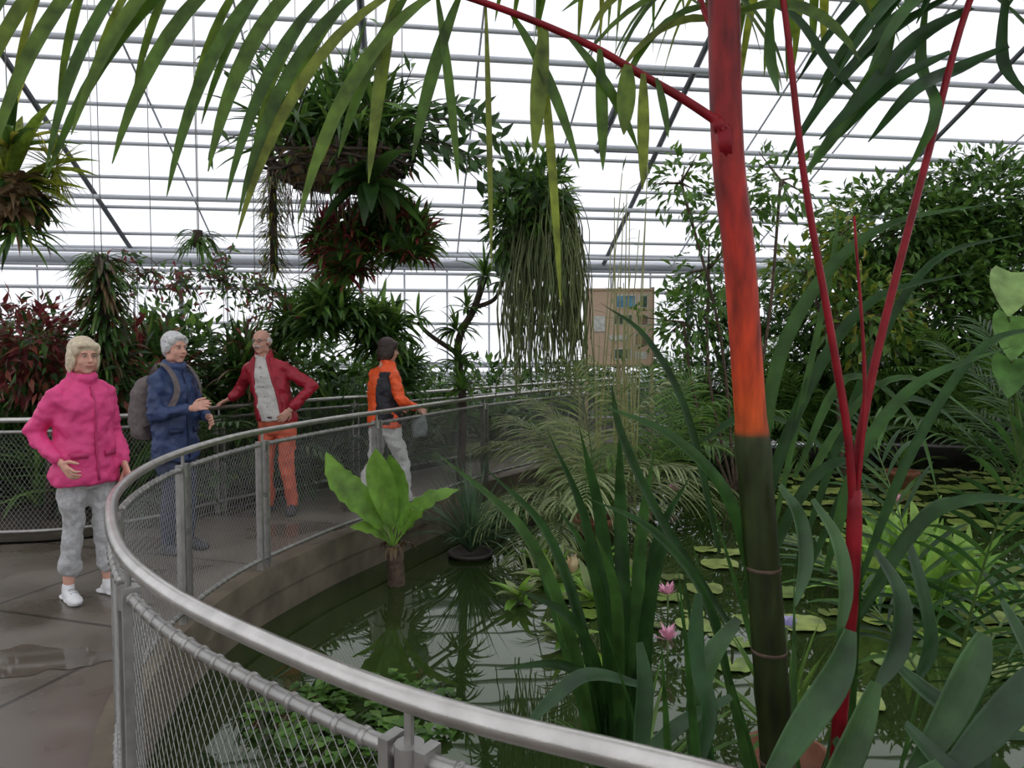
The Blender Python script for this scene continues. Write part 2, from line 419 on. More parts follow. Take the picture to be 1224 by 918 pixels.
railing('outer_path_railing',out,[(-7,5.75),(-5.2,5.8),(-3.6,5.95),(-2.8,7.0),(-1.8,8.4),(-.7,9.9),(.6,11.5),(2.2,13.6)],False)

def poly(mb,pts,z,mi=0):
    tr=tessellate_polygon([[V((p[0],p[1],0)) for p in pts]])
    fs=[]
    for a,b,c in tr:
        A,B,C=pts[a],pts[b],pts[c]
        cr=(B[0]-A[0])*(C[1]-A[1])-(B[1]-A[1])*(C[0]-A[0])
        fs.append((a,b,c) if cr>0 else (a,c,b))
    mb.add([(p[0],p[1],z) for p in pts],fs,mi)
ip=[(p.x,p.y) for p in inn[::4]]+[(inn[-1].x,inn[-1].y)]
op=[(p.x,p.y) for p in out[::4]]+[(out[-1].x,out[-1].y)]
fl=ip+op[::-1]+[(-8,-5),(8,-5),(8,1)]
mb=MB(); poly(mb,fl,0); mb.build('floor',[FLOORM],smooth=False)
mb=MB(); vs=[];fs=[]
n=len(ip)
prof=[(-.10,.004),(-.10,.03),(.05,.03),(.05,-.16),(.03,-.16),(.03,-.55)]
for i,(x,y) in enumerate(ip):
    a=V(ip[max(0,i-1)]);b=V(ip[min(n-1,i+1)]);t=(b-a).normalized();nr=V((t.y,-t.x))
    for (o,z) in prof: vs.append((x+nr.x*o,y+nr.y*o,z))
m=len(prof)
for i in range(n-1):
    for k in range(m-1): fs.append((i*m+k,i*m+k+1,(i+1)*m+k+1,(i+1)*m+k))
mb.add(vs,fs,0)
mb.build('trim_pond_curb',[WOOD],smooth=False)
mb=MB(); poly(mb,ip+[(5.6,14.6),(9.5,13.6),(11,3),(8,1.0)],-.35); mb.build('pond_water',[WATER],smooth=False)
mb=MB()
poly(mb,[p for p in op if p[0]>-7.9]+[(3.3,16.1),(-13.2,13.8),(-12.1,5.75)],.02)
poly(mb,[(2.9,14.7),(3.4,13.6),(4.6,12.0),(6.5,11.7),(8,11),(8.6,7),(8.5,1),(16.2,1),(14.4,17.7),(3.3,16.1)],.02)
mb.build('soil_planting_bed',[SOIL],smooth=False)
# puddle
mb=MB(); pp=[]
for i in range(60):
    a=2*pi*i/60; r=1+.18*math.sin(3*a+1)+.1*math.sin(7*a)+.06*math.sin(13*a)
    pp.append((-2.4+.34*r*math.cos(a),3.66+.17*r*math.sin(a)))
poly(mb,pp,.003)
pm=mat('puddle_water',(.12,.1,.08),.05); pm.node_tree.nodes['Principled BSDF'].inputs['IOR'].default_value=1.9
mb.build('puddle',[pm],smooth=False)

# ------------------------------------------------------------ people
folds=bpy.data.textures.new('cloth_folds','CLOUDS'); folds.noise_scale=.085; folds.noise_depth=2
def remesh(mb,name,vox,sm,mats,fn,parent,zmin=None,fold=0):
    me=mb.mesh(name+'_src'); ob=bpy.data.objects.new(name+'_src',me); scene.collection.objects.link(ob)
    r=ob.modifiers.new('r','REMESH'); r.mode='VOXEL'; r.voxel_size=vox
    s=ob.modifiers.new('s','SMOOTH'); s.factor=.5; s.iterations=sm
    if fold:
        d=ob.modifiers.new('d','DISPLACE'); d.texture=folds; d.strength=fold; d.mid_level=.5; d.texture_coords='LOCAL'
    bpy.context.view_layer.update()
    dg=bpy.context.evaluated_depsgraph_get()
    m2=bpy.data.meshes.new_from_object(ob.evaluated_get(dg)); m2.name=name
    bpy.data.objects.remove(ob); bpy.data.meshes.remove(me)
    m2.materials.clear()
    for m in mats: m2.materials.append(m)
    if zmin is not None:
        for v in m2.vertices: v.co.z=max(zmin,v.co.z)
    for p in m2.polygons:
        p.use_smooth=True; p.material_index=fn(p.center) if fn else 0
    o=bpy.data.objects.new(name,m2); scene.collection.objects.link(o); o.parent=parent
    return o
SKIN=mat('skin',(.66,.36,.27),.55,nscale=20,namt=.08,spec=.3)
EYEW=mat('eye_white',(.55,.5,.47),.4); EYED=mat('eye_iris',(.05,.04,.035),.2)
LIP=mat('lips',(.5,.15,.13),.5)
def hand(name,parent,wr,D,Nn,curl=.5,side=1):
    wr=V(wr);D=V(D).normalized();Nn=V(Nn);Nn=(Nn-D*Nn.dot(D)).normalized();S=D.cross(Nn)*side
    mb=MB()
    M=Matrix((S,Nn,D)).transposed()
    ellip(mb,wr+D*.0,(.027,.02,.035),0,12,8,M); ellip(mb,wr+D*.045,(.038,.016,.05),0,12,8,M)
    ellip(mb,wr+D*.07+S*.012,(.026,.014,.022),0,12,8,M); ellip(mb,wr+D*.07-S*.014,(.024,.014,.022),0,12,8,M)
    for o,l in((.031,.068),(.0105,.078),(-.0105,.072),(-.030,.056)):
        p=wr+D*(.086-abs(o)*.15)+S*o; a=curl*.4; pts=[p]; ll=[.45,.3,.25]
        for q in ll:
            d=D*math.cos(a)+Nn*math.sin(a)+S*o*1.5; p=p+d.normalized()*l*q; pts.append(p); a+=curl
        limb(mb,pts,[.0098,.009,.0082,.007],0,8)
    p=wr+D*.028+S*.028; d1=(D*.55+S*.75+Nn*.3).normalized(); d2=(D*.85+S*.25+Nn*.5).normalized()
    limb(mb,[p,p+d1*.035,p+d1*.035+d2*.032,p+d1*.035+d2*.055],[.014,.0115,.0105,.008],0,8)
    return remesh(mb,name,.0042,1,[SKIN],None,parent)
def interp(t,z):
    for (a,b),(c,d) in zip(t,t[1:]):
        if a<=z<=c: return b+(d-b)*(z-a)/(c-a)
    return t[-1][1]
def person(name,loc,face,c):
    H=c.get('H',1.65); s=H/1.7
    e=bpy.data.objects.new(name,None); scene.collection.objects.link(e)
    e.location=(loc[0],loc[1],.0); e.rotation_euler=(0,0,math.atan2(-face[0],face[1])); e.scale=(s,s,s)
    lx=c.get('lean',0); ly=c.get('leany',0)
    def sh(z): return lx*max(0,(z-.85))/.6, ly*max(0,(z-.85))/.6
    g=c['girth']; mb=MB(); pr=c.get('pr',1)
    loft(mb,[(.74,0,0,.13*g,.10*g),(.84,0,0,.155*g,.118*g),(.93,0,0,.155*g,.12*g),(1.02,*sh(1.02),.14*g,.11*g)])
    tops=[]
    for sd in(-1,1):
        hip=V((sd*.085,0,.84)); kn=V(c['knee'][0 if sd<0 else 1]); an=V(c['ankle'][0 if sd<0 else 1])
        endp=c.get('hem',0); bt=kn.lerp(an,1-endp) 
        limb(mb,[hip,hip.lerp(kn,.5),kn,kn.lerp(bt,.35),bt],[.092*g,.08*g,.06*pr*g,.062*pr*g,(.05 if endp==0 else .06)*pr*g])
        if endp: limb(mb,[bt,bt+(kn-bt).normalized()*.03],[.066*pr*g,.066*pr*g])
        tops.append((kn,an,bt))
    remesh(mb,'trousers',.012,3,[c['pants']],None,e,zmin=.03,fold=.045)
    for i,(kn,an,bt) in enumerate(tops):
        if c.get('hem',0)>0:
            mb=MB(); limb(mb,[kn.lerp(an,.5),kn.lerp(an,.75),an],[.045,.042,.03]); remesh(mb,'calf_%d'%(i+1),.009,2,[SKIN],None,e)
        mb=MB(); fy=V(c.get('feetdir',[(0,1),(0,1)])[i]).normalized(); sd=V((fy.y,-fy.x)); z0=an.z-.085
        M=Matrix(((sd.x,fy.x,0),(sd.y,fy.y,0),(0,0,1)))
        f3=V((fy.x,fy.y,0)); b=V((an.x,an.y,z0))
        ellip(mb,b+f3*.13+V((0,0,.03)),(.046,.09,.032),0,16,10,M); ellip(mb,b+f3*.0+V((0,0,.035)),(.037,.07,.045),0,16,10,M)
        ellip(mb,b+f3*.07+V((0,0,.045)),(.04,.09,.038),0,16,10,M)
        limb(mb,[b+V((0,0,.05)),b+V((0,0,.09))],[.04,.038])
        for a in(-.04,.06,.13): ellip(mb,b+f3*a+V((0,0,.012)),(.046,.075,.015),0,16,8,M)
        remesh(mb,'shoe_%d'%(i+1),.008,2,[c['shoe']],None,e,zmin=z0)
        for q in range(3):
            ml=MB(); 
            cc=b+f3*(.07+.025*q)+V((0,0,.082-.006*q)); tube(ml,[cc-V((sd.x,sd.y,0))*.02,cc+V((0,0,.004)),cc+V((sd.x,sd.y,0))*.02],.004,5)
            ml.build('lace_%d_%d'%(i+1,q+1),[c.get('lace',c['shoe'])],e)
    mb=MB(); hz=c.get('hemz',.78); fl=c.get('flare',1)
    secs=[(hz,.18*g*fl,.135*g*fl),(hz+.07,.182*g*fl,.137*g*fl),(.98,.17*g,.13*g),(1.1,.163*g,.128*g),(1.22,.17*g,.132*g),(1.31,.168*g,.122*g),(1.365,.145*g,.1*g),(1.41,.105*g,.08*g),(1.44,.08,.07),(1.46,.07,.068)]
    loft(mb,[(z,*sh(z),a,b) for z,a,b in secs],p=2.2)
    for sd,nm in((-1,'l'),(1,'r')):
        S=V(c[nm+'sh']);E=V(c[nm+'el']);W=V(c[nm+'wr'])
        limb(mb,[S,S.lerp(E,.5),E,E.lerp(W,.5),W],[.06*g,.056*g,.05*g,.045*g,.04*g])
        # bunched sleeve folds near elbow and cuff
        for q in(.55,.8): p=E.lerp(W,q); ellip(mb,p,(.052*g,.052*g,.018))
        for q in(.7,.9): p=S.lerp(E,q); ellip(mb,p,(.061*g,.061*g,.016))
        xx,yy=sh(1.42); limb(mb,[S,V((xx+sd*.06,yy,1.41))],[.055*g,.05])
    x0,y0=sh(1.46)
    for k in range(16):
        a=2*pi*k/16
        if c.get('openc') and abs(a-pi/2)<.5: continue
        ellip(mb,(x0+.066*math.cos(a),y0+.01+.068*math.sin(a),1.465-.018*math.sin(a)),(.02,.02,.036),0,8,6)
    remesh(mb,'jacket',.0115,2,c['jm'],c.get('jf'),e,fold=.05)
    if c.get('trim'):
        mb=MB(); pts=[]
        for z in(hz+.03,.95,1.1,1.22,1.32,1.4):
            xx,yy=sh(z); ry=interp([(q[0],q[2]) for q in secs],z); pts.append((xx,yy+ry+.005,z))
        tube(mb,cat(pts,3),.007,6)
        for sx in(-1,1):
            z=.96; xx,yy=sh(z); a=sx*.1; ry=.13*g*math.sqrt(max(0,1-(abs(a)/(.17*g))**2.3)); box(mb,(xx+a,yy+ry+.005,z),(.1,.018,.035),0,-sx*.5)
        mb.build('zip_and_pocket_flaps',[c['trim']],e)
    for nm,side in(('l',-1),('r',1)):
        E=V(c[nm+'el']);W=V(c[nm+'wr']); D=V(c.get(nm+'hd',W-E)).normalized()
        hand('hand_left' if nm=='l' else 'hand_right',e,W+D*.045,D,V(c.get(nm+'hn',(-.8 if nm=='r' else .8,0,-.2))),c.get(nm+'curl',.5),c.get(nm+'side',1))
    hx,hy=sh(1.5); h=bpy.data.objects.new('head_pivot',None); scene.collection.objects.link(h); h.parent=e
    h.location=(hx,hy+.025,1.59); h.rotation_euler=(c.get('hpitch',0),c.get('hroll',0),c.get('hyaw',0))
    mb=MB()
    ellip(mb,(0,-.012,.03),(.073,.092,.082)); ellip(mb,(0,.022,-.035),(.06,.066,.072)); ellip(mb,(0,.05,-.086),(.03,.028,.024))
    for sx in(-1,1):
        ellip(mb,(sx*.033,.055,-.03),(.026,.023,.028)); ellip(mb,(sx*.028,.073,.03),(.022,.009,.007))
        ellip(mb,(sx*.074,-.005,-.008),(.009,.018,.03)); ellip(mb,(sx*.045,.0,-.07),(.02,.04,.03))
    limb(mb,[(0,.08,.015),(0,.095,-.008),(0,.103,-.022)],[.008,.0095,.012]); ellip(mb,(.01,.092,-.025),(.007,.008,.006)); ellip(mb,(-.01,.092,-.025),(.007,.008,.006))
    ellip(mb,(0,.082,-.052),(.024,.010,.012))
    limb(mb,[(0,-.02,-.05),(0,-.03,-.17)],[.052,.056])
    remesh(mb,'head',.0055,3,[c.get('skin',SKIN)],None,h)
    mb=MB()
    for sx in(-1,1):
        ellip(mb,(sx*.029,.0765,.008),(.0115,.0085,.0055),0); ellip(mb,(sx*.029,.0825,.008),(.005,.004,.005),1)
        tube(mb,[(sx*.016,.083,.0145),(sx*.029,.086,.0155),(sx*.041,.079,.0115)],.0022,5,3)
        tube(mb,[(sx*.014,.085,.026),(sx*.03,.085,.031),(sx*.045,.077,.026)],.003,5,3)
    tube(mb,[(-.024,.083,-.049),(-.01,.0915,-.0535),(.01,.0915,-.0535),(.024,.083,-.049)],.0038,6,2)
    mb.build('eyes_and_mouth',[EYEW,EYED,LIP,c['brow']],h)
    mb=MB(); c['hairf'](mb); remesh(mb,'hair',.007,c.get('hs',3),[c['hair']],None,h)
    if c.get('glasses'):
        mb=MB()
        for sx in(-1,1):
            tube(mb,[(sx*.03+.02*math.cos(a*pi/6),.092,.006+.015*math.sin(a*pi/6)) for a in range(13)],.0016,4)
            tube(mb,[(sx*.05,.092,.012),(sx*.074,.05,.012),(sx*.078,-.01,.01)],.0016,4)
        tube(mb,[(-.01,.093,.01),(.01,.093,.01)],.0016,4); mb.build('glasses',[EYED],h)
    return e,h
def bob(mb):
    ellip(mb,(0,-.022,.05),(.088,.1,.088))
    for sx in(-1,1):
        ellip(mb,(sx*.074,-.012,-.015),(.026,.052,.08)); ellip(mb,(sx*.066,.03,.05),(.022,.038,.045)); ellip(mb,(sx*.06,-.04,-.055),(.034,.042,.048))
    ellip(mb,(0,-.072,-.02),(.075,.045,.095)); ellip(mb,(.015,.062,.08),(.055,.026,.024)); ellip(mb,(-.035,.058,.068),(.03,.026,.024))
    for i in range(14):
        a=pi+pi*i/13; limb(mb,[(.078*math.cos(a),-.01+.085*math.sin(a),.0),(.083*math.cos(a),-.012+.09*math.sin(a),-.085-R.uniform(0,.02))],[.018,.009],0,6)
def shorth(mb):
    ellip(mb,(0,-.024,.052),(.086,.098,.086))
    for sx in(-1,1):
        ellip(mb,(sx*.068,-.02,.015),(.022,.05,.055)); ellip(mb,(sx*.06,.03,.06),(.022,.035,.035))
    ellip(mb,(0,-.07,.0),(.068,.038,.08)); ellip(mb,(0,.056,.088),(.055,.03,.024))
    for i in range(40):
        u=rdir(); 
        if u.y>.5 and u.z<.4: continue
        if u.z<-.3: continue
        p=V((u.x*.078,-.022+u.y*.09,.05+u.z*.078)); limb(mb,[p,p+V((u.x*.012,.012,-.02))],[.014,.01],0,6)
def baldh(mb):
    for sx in(-1,1):
        ellip(mb,(sx*.068,-.025,.005),(.016,.045,.035)); 
    ellip(mb,(0,-.078,-.005),(.06,.03,.045)); 
    limb(mb,[(-.033,.082,-.05),(-.018,.094,-.041),(0,.098,-.038),(.018,.094,-.041),(.033,.082,-.05)],[.007,.01,.01,.01,.007],0,8)
PINK=mat('pink_anorak',(.72,.055,.22),.6,nscale=5,namt=.1,bump=.6,bscale=7)
PINKD=mat('pink_trim',(.5,.03,.14),.5)
NAVY=mat('navy_jacket',(.03,.055,.14),.55,nscale=6,namt=.25,bump=.6,bscale=8)
NAVYD=mat('navy_trim',(.015,.03,.08),.5)
REDJ=mat('red_jacket',(.36,.012,.03),.5,nscale=6,namt=.2,bump=.6,bscale=8)
SHIRT=mat('pale_shirt',(.62,.6,.56),.8,nscale=30,namt=.08,bump=.3,bscale=12)
ORNG=mat('orange_jacket',(.9,.11,.02),.5,nscale=6,namt=.12,bump=.6,bscale=8)
BLK=mat('black_vest',(.018,.018,.025),.6,bump=.3,bscale=15)
GREYP=mat('light_grey_trousers',(.42,.42,.42),.8,nscale=40,namt=.2,bump=.5,bscale=10)
JEAN=mat('dark_jeans',(.04,.05,.09),.8,nscale=30,bump=.2)
SALMON=mat('salmon_trousers',(.62,.13,.07),.8,nscale=8,bump=.5,bscale=9)
WHITEP=mat('white_trousers',(.66,.66,.64),.8,nscale=8,namt=.08,bump=.5,bscale=9)
WSHOE=mat('white_sneaker',(.75,.75,.75),.5); DSHOE=mat('dark_shoe',(.05,.05,.06),.6); LACE=mat('grey_lace',(.3,.32,.35),.6)
BLOND=mat('blond_hair',(.62,.52,.36),.55,nscale=50,namt=.2,bump=.5,bscale=60)
GREYH=mat('silver_hair',(.6,.6,.59),.55,nscale=50,namt=.2,bump=.5,bscale=60)
WHITEH=mat('white_hair',(.65,.63,.6),.6,nscale=50,namt=.2,bump=.5,bscale=70)
DARKH=mat('dark_brown_hair',(.035,.018,.012),.45,nscale=50,namt=.3,bump=.5,bscale=70)
BROW=mat('eyebrow_grey',(.25,.18,.13),.8)
person('woman_in_pink_anorak',(-2.70,4.62),(.86,-.51),dict(H=1.63,girth=1.06,pr=.98,hem=.34,hemz=.76,flare=1.08,
  knee=[(-.08,.06,.47),(.09,.0,.47)],ankle=[(-.1,.06,.085),(.11,-.04,.085)],feetdir=[(-.1,1),(.25,1)],
  lsh=(-.155,0,1.335),lel=(-.225,-.04,1.08),lwr=(-.2,.1,.9),rsh=(.155,0,1.335),rel=(.25,-.14,1.11),rwr=(.2,.05,.95),rhd=(-.1,.7,-.55),rhn=(-.9,0,.1),
  pants=GREYP,shoe=WSHOE,lace=LACE,jm=[PINK],trim=PINKD,hair=BLOND,hairf=bob,brow=BROW,hyaw=-.1,hpitch=-.06))
e,h=person('woman_in_navy_jacket',(-2.60,5.65),(.93,-.37),dict(H=1.68,girth=1.04,hemz=.72,
  knee=[(-.09,.02,.47),(.09,.03,.47)],ankle=[(-.1,0,.085),(.1,0,.085)],
  lsh=(-.155,0,1.34),lel=(-.22,.0,1.08),lwr=(-.12,.2,1.06),rsh=(.155,0,1.34),rel=(.215,.02,1.08),rwr=(.1,.23,1.13),rhd=(-.1,.9,.25),rhn=(-.9,0,-.3),rcurl=.5,
  pants=JEAN,shoe=DSHOE,jm=[NAVY],trim=NAVYD,hair=GREYH,hairf=shorth,brow=BROW,hyaw=-.1,hpitch=-.05))
mb=MB(); loft(mb,[(.88,0,-.22,.14,.08),(.93,0,-.23,.165,.1),(1.1,0,-.24,.17,.11),(1.25,0,-.23,.16,.1),(1.34,0,-.21,.12,.08),(1.38,0,-.2,.06,.04)],p=3)
loft(mb,[(.95,0,-.33,.1,.05),(1.0,0,-.34,.115,.06),(1.12,0,-.34,.11,.055),(1.15,0,-.33,.09,.03)],p=3)
BPK=mat('grey_brown_canvas',(.14,.115,.11),.8,nscale=30,bump=.3)
remesh(mb,'backpack',.011,2,[BPK],None,e,fold=.02)
mb=MB()
for sx in(-1,1): ribbon(mb,cat([(sx*.1,-.15,1.33),(sx*.11,-.03,1.475),(sx*.11,.1,1.4),(sx*.12,.155,1.25),(sx*.175,.07,1.08),(sx*.15,-.16,.98)],4),.045,0,V((sx*.3,1,1)),lambda t:1,.05)
mb.build('backpack_straps',[BPK],e)
def jf_man(c):
    z=c.z; x=c.x-.12*max(0,(z-.85))/.6
    if c.y>.03 and z<1.47 and abs(x)<.055+.05*math.sin((1.47-z)/.6*2): return 1
    return 0
e,h=person('man_in_red_jacket',(-2.24,7.0),(-.12,-.99),dict(H=1.74,girth=1.06,hemz=.86,lean=.12,openc=True,
  knee=[(-.1,.04,.47),(.1,.03,.47)],ankle=[(-.14,.02,.085),(.1,.0,.085)],feetdir=[(-.3,1),(.2,1)],
  lsh=(-.075,0,1.345),lel=(-.33,-.05,1.17),lwr=(-.2,.09,1.0),lhd=(.5,.35,-.6),lhn=(.5,-.6,0),
  rsh=(.25,0,1.345),rel=(.39,-.05,1.13),rwr=(.44,-.0,1.07),rhd=(.6,.05,-.3),rhn=(0,.1,-1),rcurl=.75,
  pants=SALMON,shoe=DSHOE,jm=[REDJ,SHIRT],jf=jf_man,hair=WHITEH,hairf=baldh,brow=WHITEH,hyaw=-.1,hroll=.05,glasses=True))
mb=MB()
for sx in(-1,1):
    pts=[]
    for z in(.87,.95,1.1,1.25,1.36,1.45):
        xx=.12*max(0,(z-.85))/.6; wdt=.06+.05*math.sin((1.47-z)/.6*2); ry=interp([(.86,.143),(1.1,.136),(1.22,.14),(1.31,.129),(1.365,.106),(1.46,.07)],z)
        pts.append((xx+sx*wdt,ry*math.sqrt(max(.1,1-(wdt/.18)**2))+.004,z))
    tube(mb,cat(pts,3),[.015]*16,8)
mb.build('jacket_open_edges',[REDJ],e)
mb=MB()
for k in range(5):
    z=1.0+.09*k; ellip(mb,(.12*(z-.85)/.6,.144-.022*(z>1.3),z),(.006,.006,.006),0,8,5)
tube(mb,[(-.06,.118,.9),(.0,.135,.9),(.07,.12,.9)],.014,6); mb.build('shirt_buttons_and_belt',[BPK],e)
def jf_or(c):
    if .86<c.z<1.38 and .045<c.x<.19 and c.y<.13: return 1
    return 0
e,h=person('woman_in_orange_jacket',(-1.25,7.18),(.72,.69),dict(H=1.65,girth=1.1,hemz=.82,leany=.03,
  knee=[(-.09,-.06,.47),(.09,.16,.48)],ankle=[(-.09,-.26,.1),(.09,.2,.085)],
  lsh=(-.155,0,1.335),lel=(-.24,.02,1.08),lwr=(-.2,.22,1.02),rsh=(.165,0,1.335),rel=(.26,.02,1.1),rwr=(.22,.22,1.02),rhd=(0,.8,-.4),rcurl=.8,
  pants=WHITEP,shoe=WSHOE,lace=LACE,jm=[ORNG,BLK],jf=jf_or,hair=DARKH,hairf=bob,brow=DARKH,hyaw=-.25,hpitch=-.1))
mb=MB(); loft(mb,[(.72,.24,.26,.03,.07),(.76,.24,.26,.045,.085),(.88,.24,.26,.04,.08),(.93,.24,.26,.02,.06)],p=3)
remesh(mb,'cloth_bag',.011,2,[mat('grey_cloth_bag',(.16,.18,.17),.8,bump=.6,bscale=10)],None,e,fold=.03)
mb=MB(); tube(mb,cat([(.24,.2,.92),(.23,.25,1.0),(.24,.31,.92)],5),.006,6); mb.build('bag_handle',[BPK],e)

# ------------------------------------------------------------ foreground sealing wax palm
TP=[G_TOP,RED_STEM,TRUNK,G_FORE,BARK,G_YEL]
mb=MB()
tr=cat([(.70,1.80,-.5),(.68,1.79,.3),(.63,1.78,.9),(.58,1.77,1.38),(.54,1.76,1.8),(.505,1.76,2.1),(.485,1.76,2.7)],10)
rad=[]
for p in tr:
    r=.041 if p.z<1.38 else .037
    if p.z<1.38 and abs(((p.z+.02)%.3)-.15)<.02: r+=.003
    rad.append(r)
tube(mb,tr,rad,20,2)
for z in(.55,.83,1.07): 
    i=min(range(len(tr)),key=lambda j:abs(tr[j].z-z)); tube(mb,[tr[i]-V((0,0,.004)),tr[i]+V((0,0,.004))],.0435,20,4)
limb(mb,[(.505,1.745,2.04),(.49,1.735,2.095),(.47,1.735,2.12)],[.022,.02,.013],1,10)
rc=cat([(.50,1.735,2.10),(.40,1.735,2.165),(.28,1.74,2.235),(.176,1.73,2.288),(-.024,1.71,2.36),(-.3,1.68,2.43),(-.6,1.63,2.47),(-.9,1.58,2.49),(-1.2,1.52,2.47),(-1.45,1.47,2.42)],8)
tube(mb,rc,[.011,.003],8,1)
N=len(rc)-1
for i in range(23):
    t=.5+.5*i/22; f=t*N; k=min(N-1,int(f)); p=rc[k].lerp(rc[k+1],f-k)
    d=V((-.6+R.uniform(-.12,.12),-.12,-.42)); L=R.uniform(.52,.74)*(1-.2*(t-.5))
    ribbon(mb,arc(p,d,L,R.uniform(1.2,1.8),10),.03*R.uniform(.85,1.15),0,V((.3,-1,.5)),lance,.25)
    if i%3!=1:
        d=V((-.75+R.uniform(-.1,.1),.5,-.2+R.uniform(-.1,.1)))
        ribbon(mb,arc(p,d,L*.85,R.uniform(1.0,1.6),10),.026,0,V((.25,-1,.5)),lance,.25)
for (x,z,dx,dz,L,w_,m_) in [(.3,2.22,.02,-1,.26,.03,5),(.265,2.24,-.08,-1,.16,.045,5),(.2,2.275,.06,-1,.27,.03,0),(.06,2.33,.12,-1,.64,.022,5),(.075,2.33,-.1,-.9,.3,.04,0),(-.06,2.37,.03,-1,.6,.014,0),(-.17,2.39,.15,-1,.42,.022,0),(-.23,2.41,-.5,-.8,.42,.028,0),(-.26,2.42,-.2,-1,.46,.03,0),(-.12,2.39,-.35,-.8,.38,.03,0),(.0,2.35,.45,-.7,.38,.028,0),(.13,2.3,.5,-.5,.3,.028,0),(.33,2.21,.25,-.9,.14,.02,0)]:
    ribbon(mb,arc((x,1.72,z),(dx,R.uniform(-.1,.1),dz),L,.8,9),w_,m_,V((.2,-1,.3)),lance,.2)
rc2=cat([(.49,1.82,2.35),(.42,1.95,2.6),(.25,2.1,2.78),(.0,2.3,2.85)],8)
frond(mb,rc2,.5,.024,16,0,1,.009,droop=2.0,t0=.1,segs=8)
rc3=cat([(.49,1.8,2.3),(.56,1.9,2.55),(.7,2.1,2.7),(.95,2.3,2.72)],8)
frond(mb,rc3,.5,.028,18,0,1,.009,droop=2.0,t0=.1,segs=8)
mb.build('sealing_wax_palm',TP)

mb=MB()
base=[(.80,1.82,-.5),(.81,1.8,.3),(.815,1.78,.7),(.825,1.76,1.0),(.828,1.76,1.25)]
tube(mb,cat(base,6),[.02,.022]+[.018]*21+[.016,.015],12,1)
A=cat([(.826,1.76,1.2),(.80,1.75,1.4),(.75,1.74,1.64),(.68,1.74,2.0),(.62,1.74,2.42),(.55,1.74,2.7)],6)
B=cat([(.826,1.77,1.2),(.85,1.78,1.4),(.9,1.79,1.64),(1.0,1.8,2.05),(1.1,1.82,2.42),(1.25,1.84,2.75)],6)
tube(mb,A,[.0105,.006],8,1); tube(mb,B,[.0115,.007],8,1)
tube(mb,cat([(.83,1.76,1.2),(.84,1.75,1.5),(.8,1.74,1.9)],6),[.007,.003],6,1)
frond(mb,cat([(.55,1.74,2.68),(.42,1.8,2.85),(.2,1.9,2.9)],6),.45,.03,12,2,1,.006,droop=2.,t0=.05,segs=8)
rb=cat([(1.12,1.82,2.46),(1.2,1.84,2.64),(1.4,1.84,2.8),(1.7,1.86,2.85)],8)
for i in range(17):
    t=i/16; f=t*(len(rb)-1); k=min(len(rb)-2,int(f)); p=rb[k].lerp(rb[k+1],f-k)
    for sg in(-1,1):
        d=V((-.75 if sg<0 else .5,R.uniform(-.3,.3),-.45+.3*R.random()))
        ribbon(mb,arc(p,d,R.uniform(.45,.65),1.2,8),.036,2,V((.3*sg,-.7,.7)),lance,.2)
for pts,w_ in [([(1.12,2.42),(.98,2.34),(.84,2.2),(.72,2.08)],.04),([(.9,2.35),(.86,2.25),(.8,2.12),(.7,2.0)],.035),([(1.0,2.44),(1.02,2.3),(1.0,2.15),(.96,2.02)],.035),([(1.15,2.5),(1.2,2.3),(1.21,2.15)],.04),
   ([(.62,2.44),(.7,2.4),(.79,2.28),(.83,2.15)],.034),([(.6,2.44),(.63,2.3),(.62,2.18)],.03),([(1.05,2.3),(.9,2.22),(.8,2.1)],.03),([(1.2,2.32),(1.1,2.28),(.95,2.2),(.88,2.1)],.036)]:
    ribbon(mb,cat([(x,1.78+R.uniform(-.05,.1),z) for x,z in pts],5),w_,2,V((.1,-1,.6)),lance,.2)
mb.build('red_stalked_palm',[G_FORE,RED_STEM,G_FORE])

mb=MB()
def F(pts,w_,d=1.78,m_=0,nr=(.1,-.8,.8),dd=0,pr=strap):
    ribbon(mb,cat([(x,d+dd*i,z) for i,(x,z) in enumerate(pts)],6),w_,m_,V(nr),pr,.25)
F([(.62,.9),(.586,1.044),(.516,1.244),(.376,1.384),(.196,1.46)],.04)
F([(.6,1.0),(.62,1.25),(.69,1.62),(.9,1.88),(1.26,1.96)],.036,1.85)
F([(.64,.9),(.75,1.35),(.95,1.7),(1.25,1.80)],.032,2.0)
F([(.6,1.0),(.5,1.4),(.38,1.62),(.25,1.72)],.026,2.1)
F([(.82,1.0),(.9,1.3),(1.05,1.5),(1.3,1.6)],.032,1.9)
F([(.85,.9),(1.0,1.15),(1.15,1.22),(1.35,1.2)],.034,1.8)
F([(.7,1.0),(.8,1.5),(.86,1.8),(.88,2.0)],.018,2.0)
F([(.62,.8),(.42,1.1),(.3,1.35),(.27,1.5)],.03,2.0)
F([(.58,.7),(.5,.95),(.36,1.12),(.2,1.2)],.03,1.9)
F([(.85,1.2),(1.0,1.5),(1.2,1.38),(1.3,1.1)],.026,2.2)
F([(.6,1.3),(.75,1.38),(.95,1.3),(1.15,1.02)],.024,2.3)
F([(.8,1.0),(1.0,1.38),(1.2,1.5),(1.5,1.3)],.024,2.2)
F([(.75,1.0),(.72,1.5),(.68,1.75),(.6,1.85)],.022,2.2)
F([(.9,.9),(1.1,1.5),(1.3,1.85),(1.6,1.95)],.028,2.3)
F([(1.0,.9),(1.15,1.3),(1.35,1.6),(1.6,1.65)],.028,2.1)
F([(.9,.8),(1.15,1.35),(1.3,1.42),(1.5,1.25)],.028,2.3)
F([(.66,.9),(.8,1.2),(.92,1.28),(1.0,1.15)],.03,2.0)
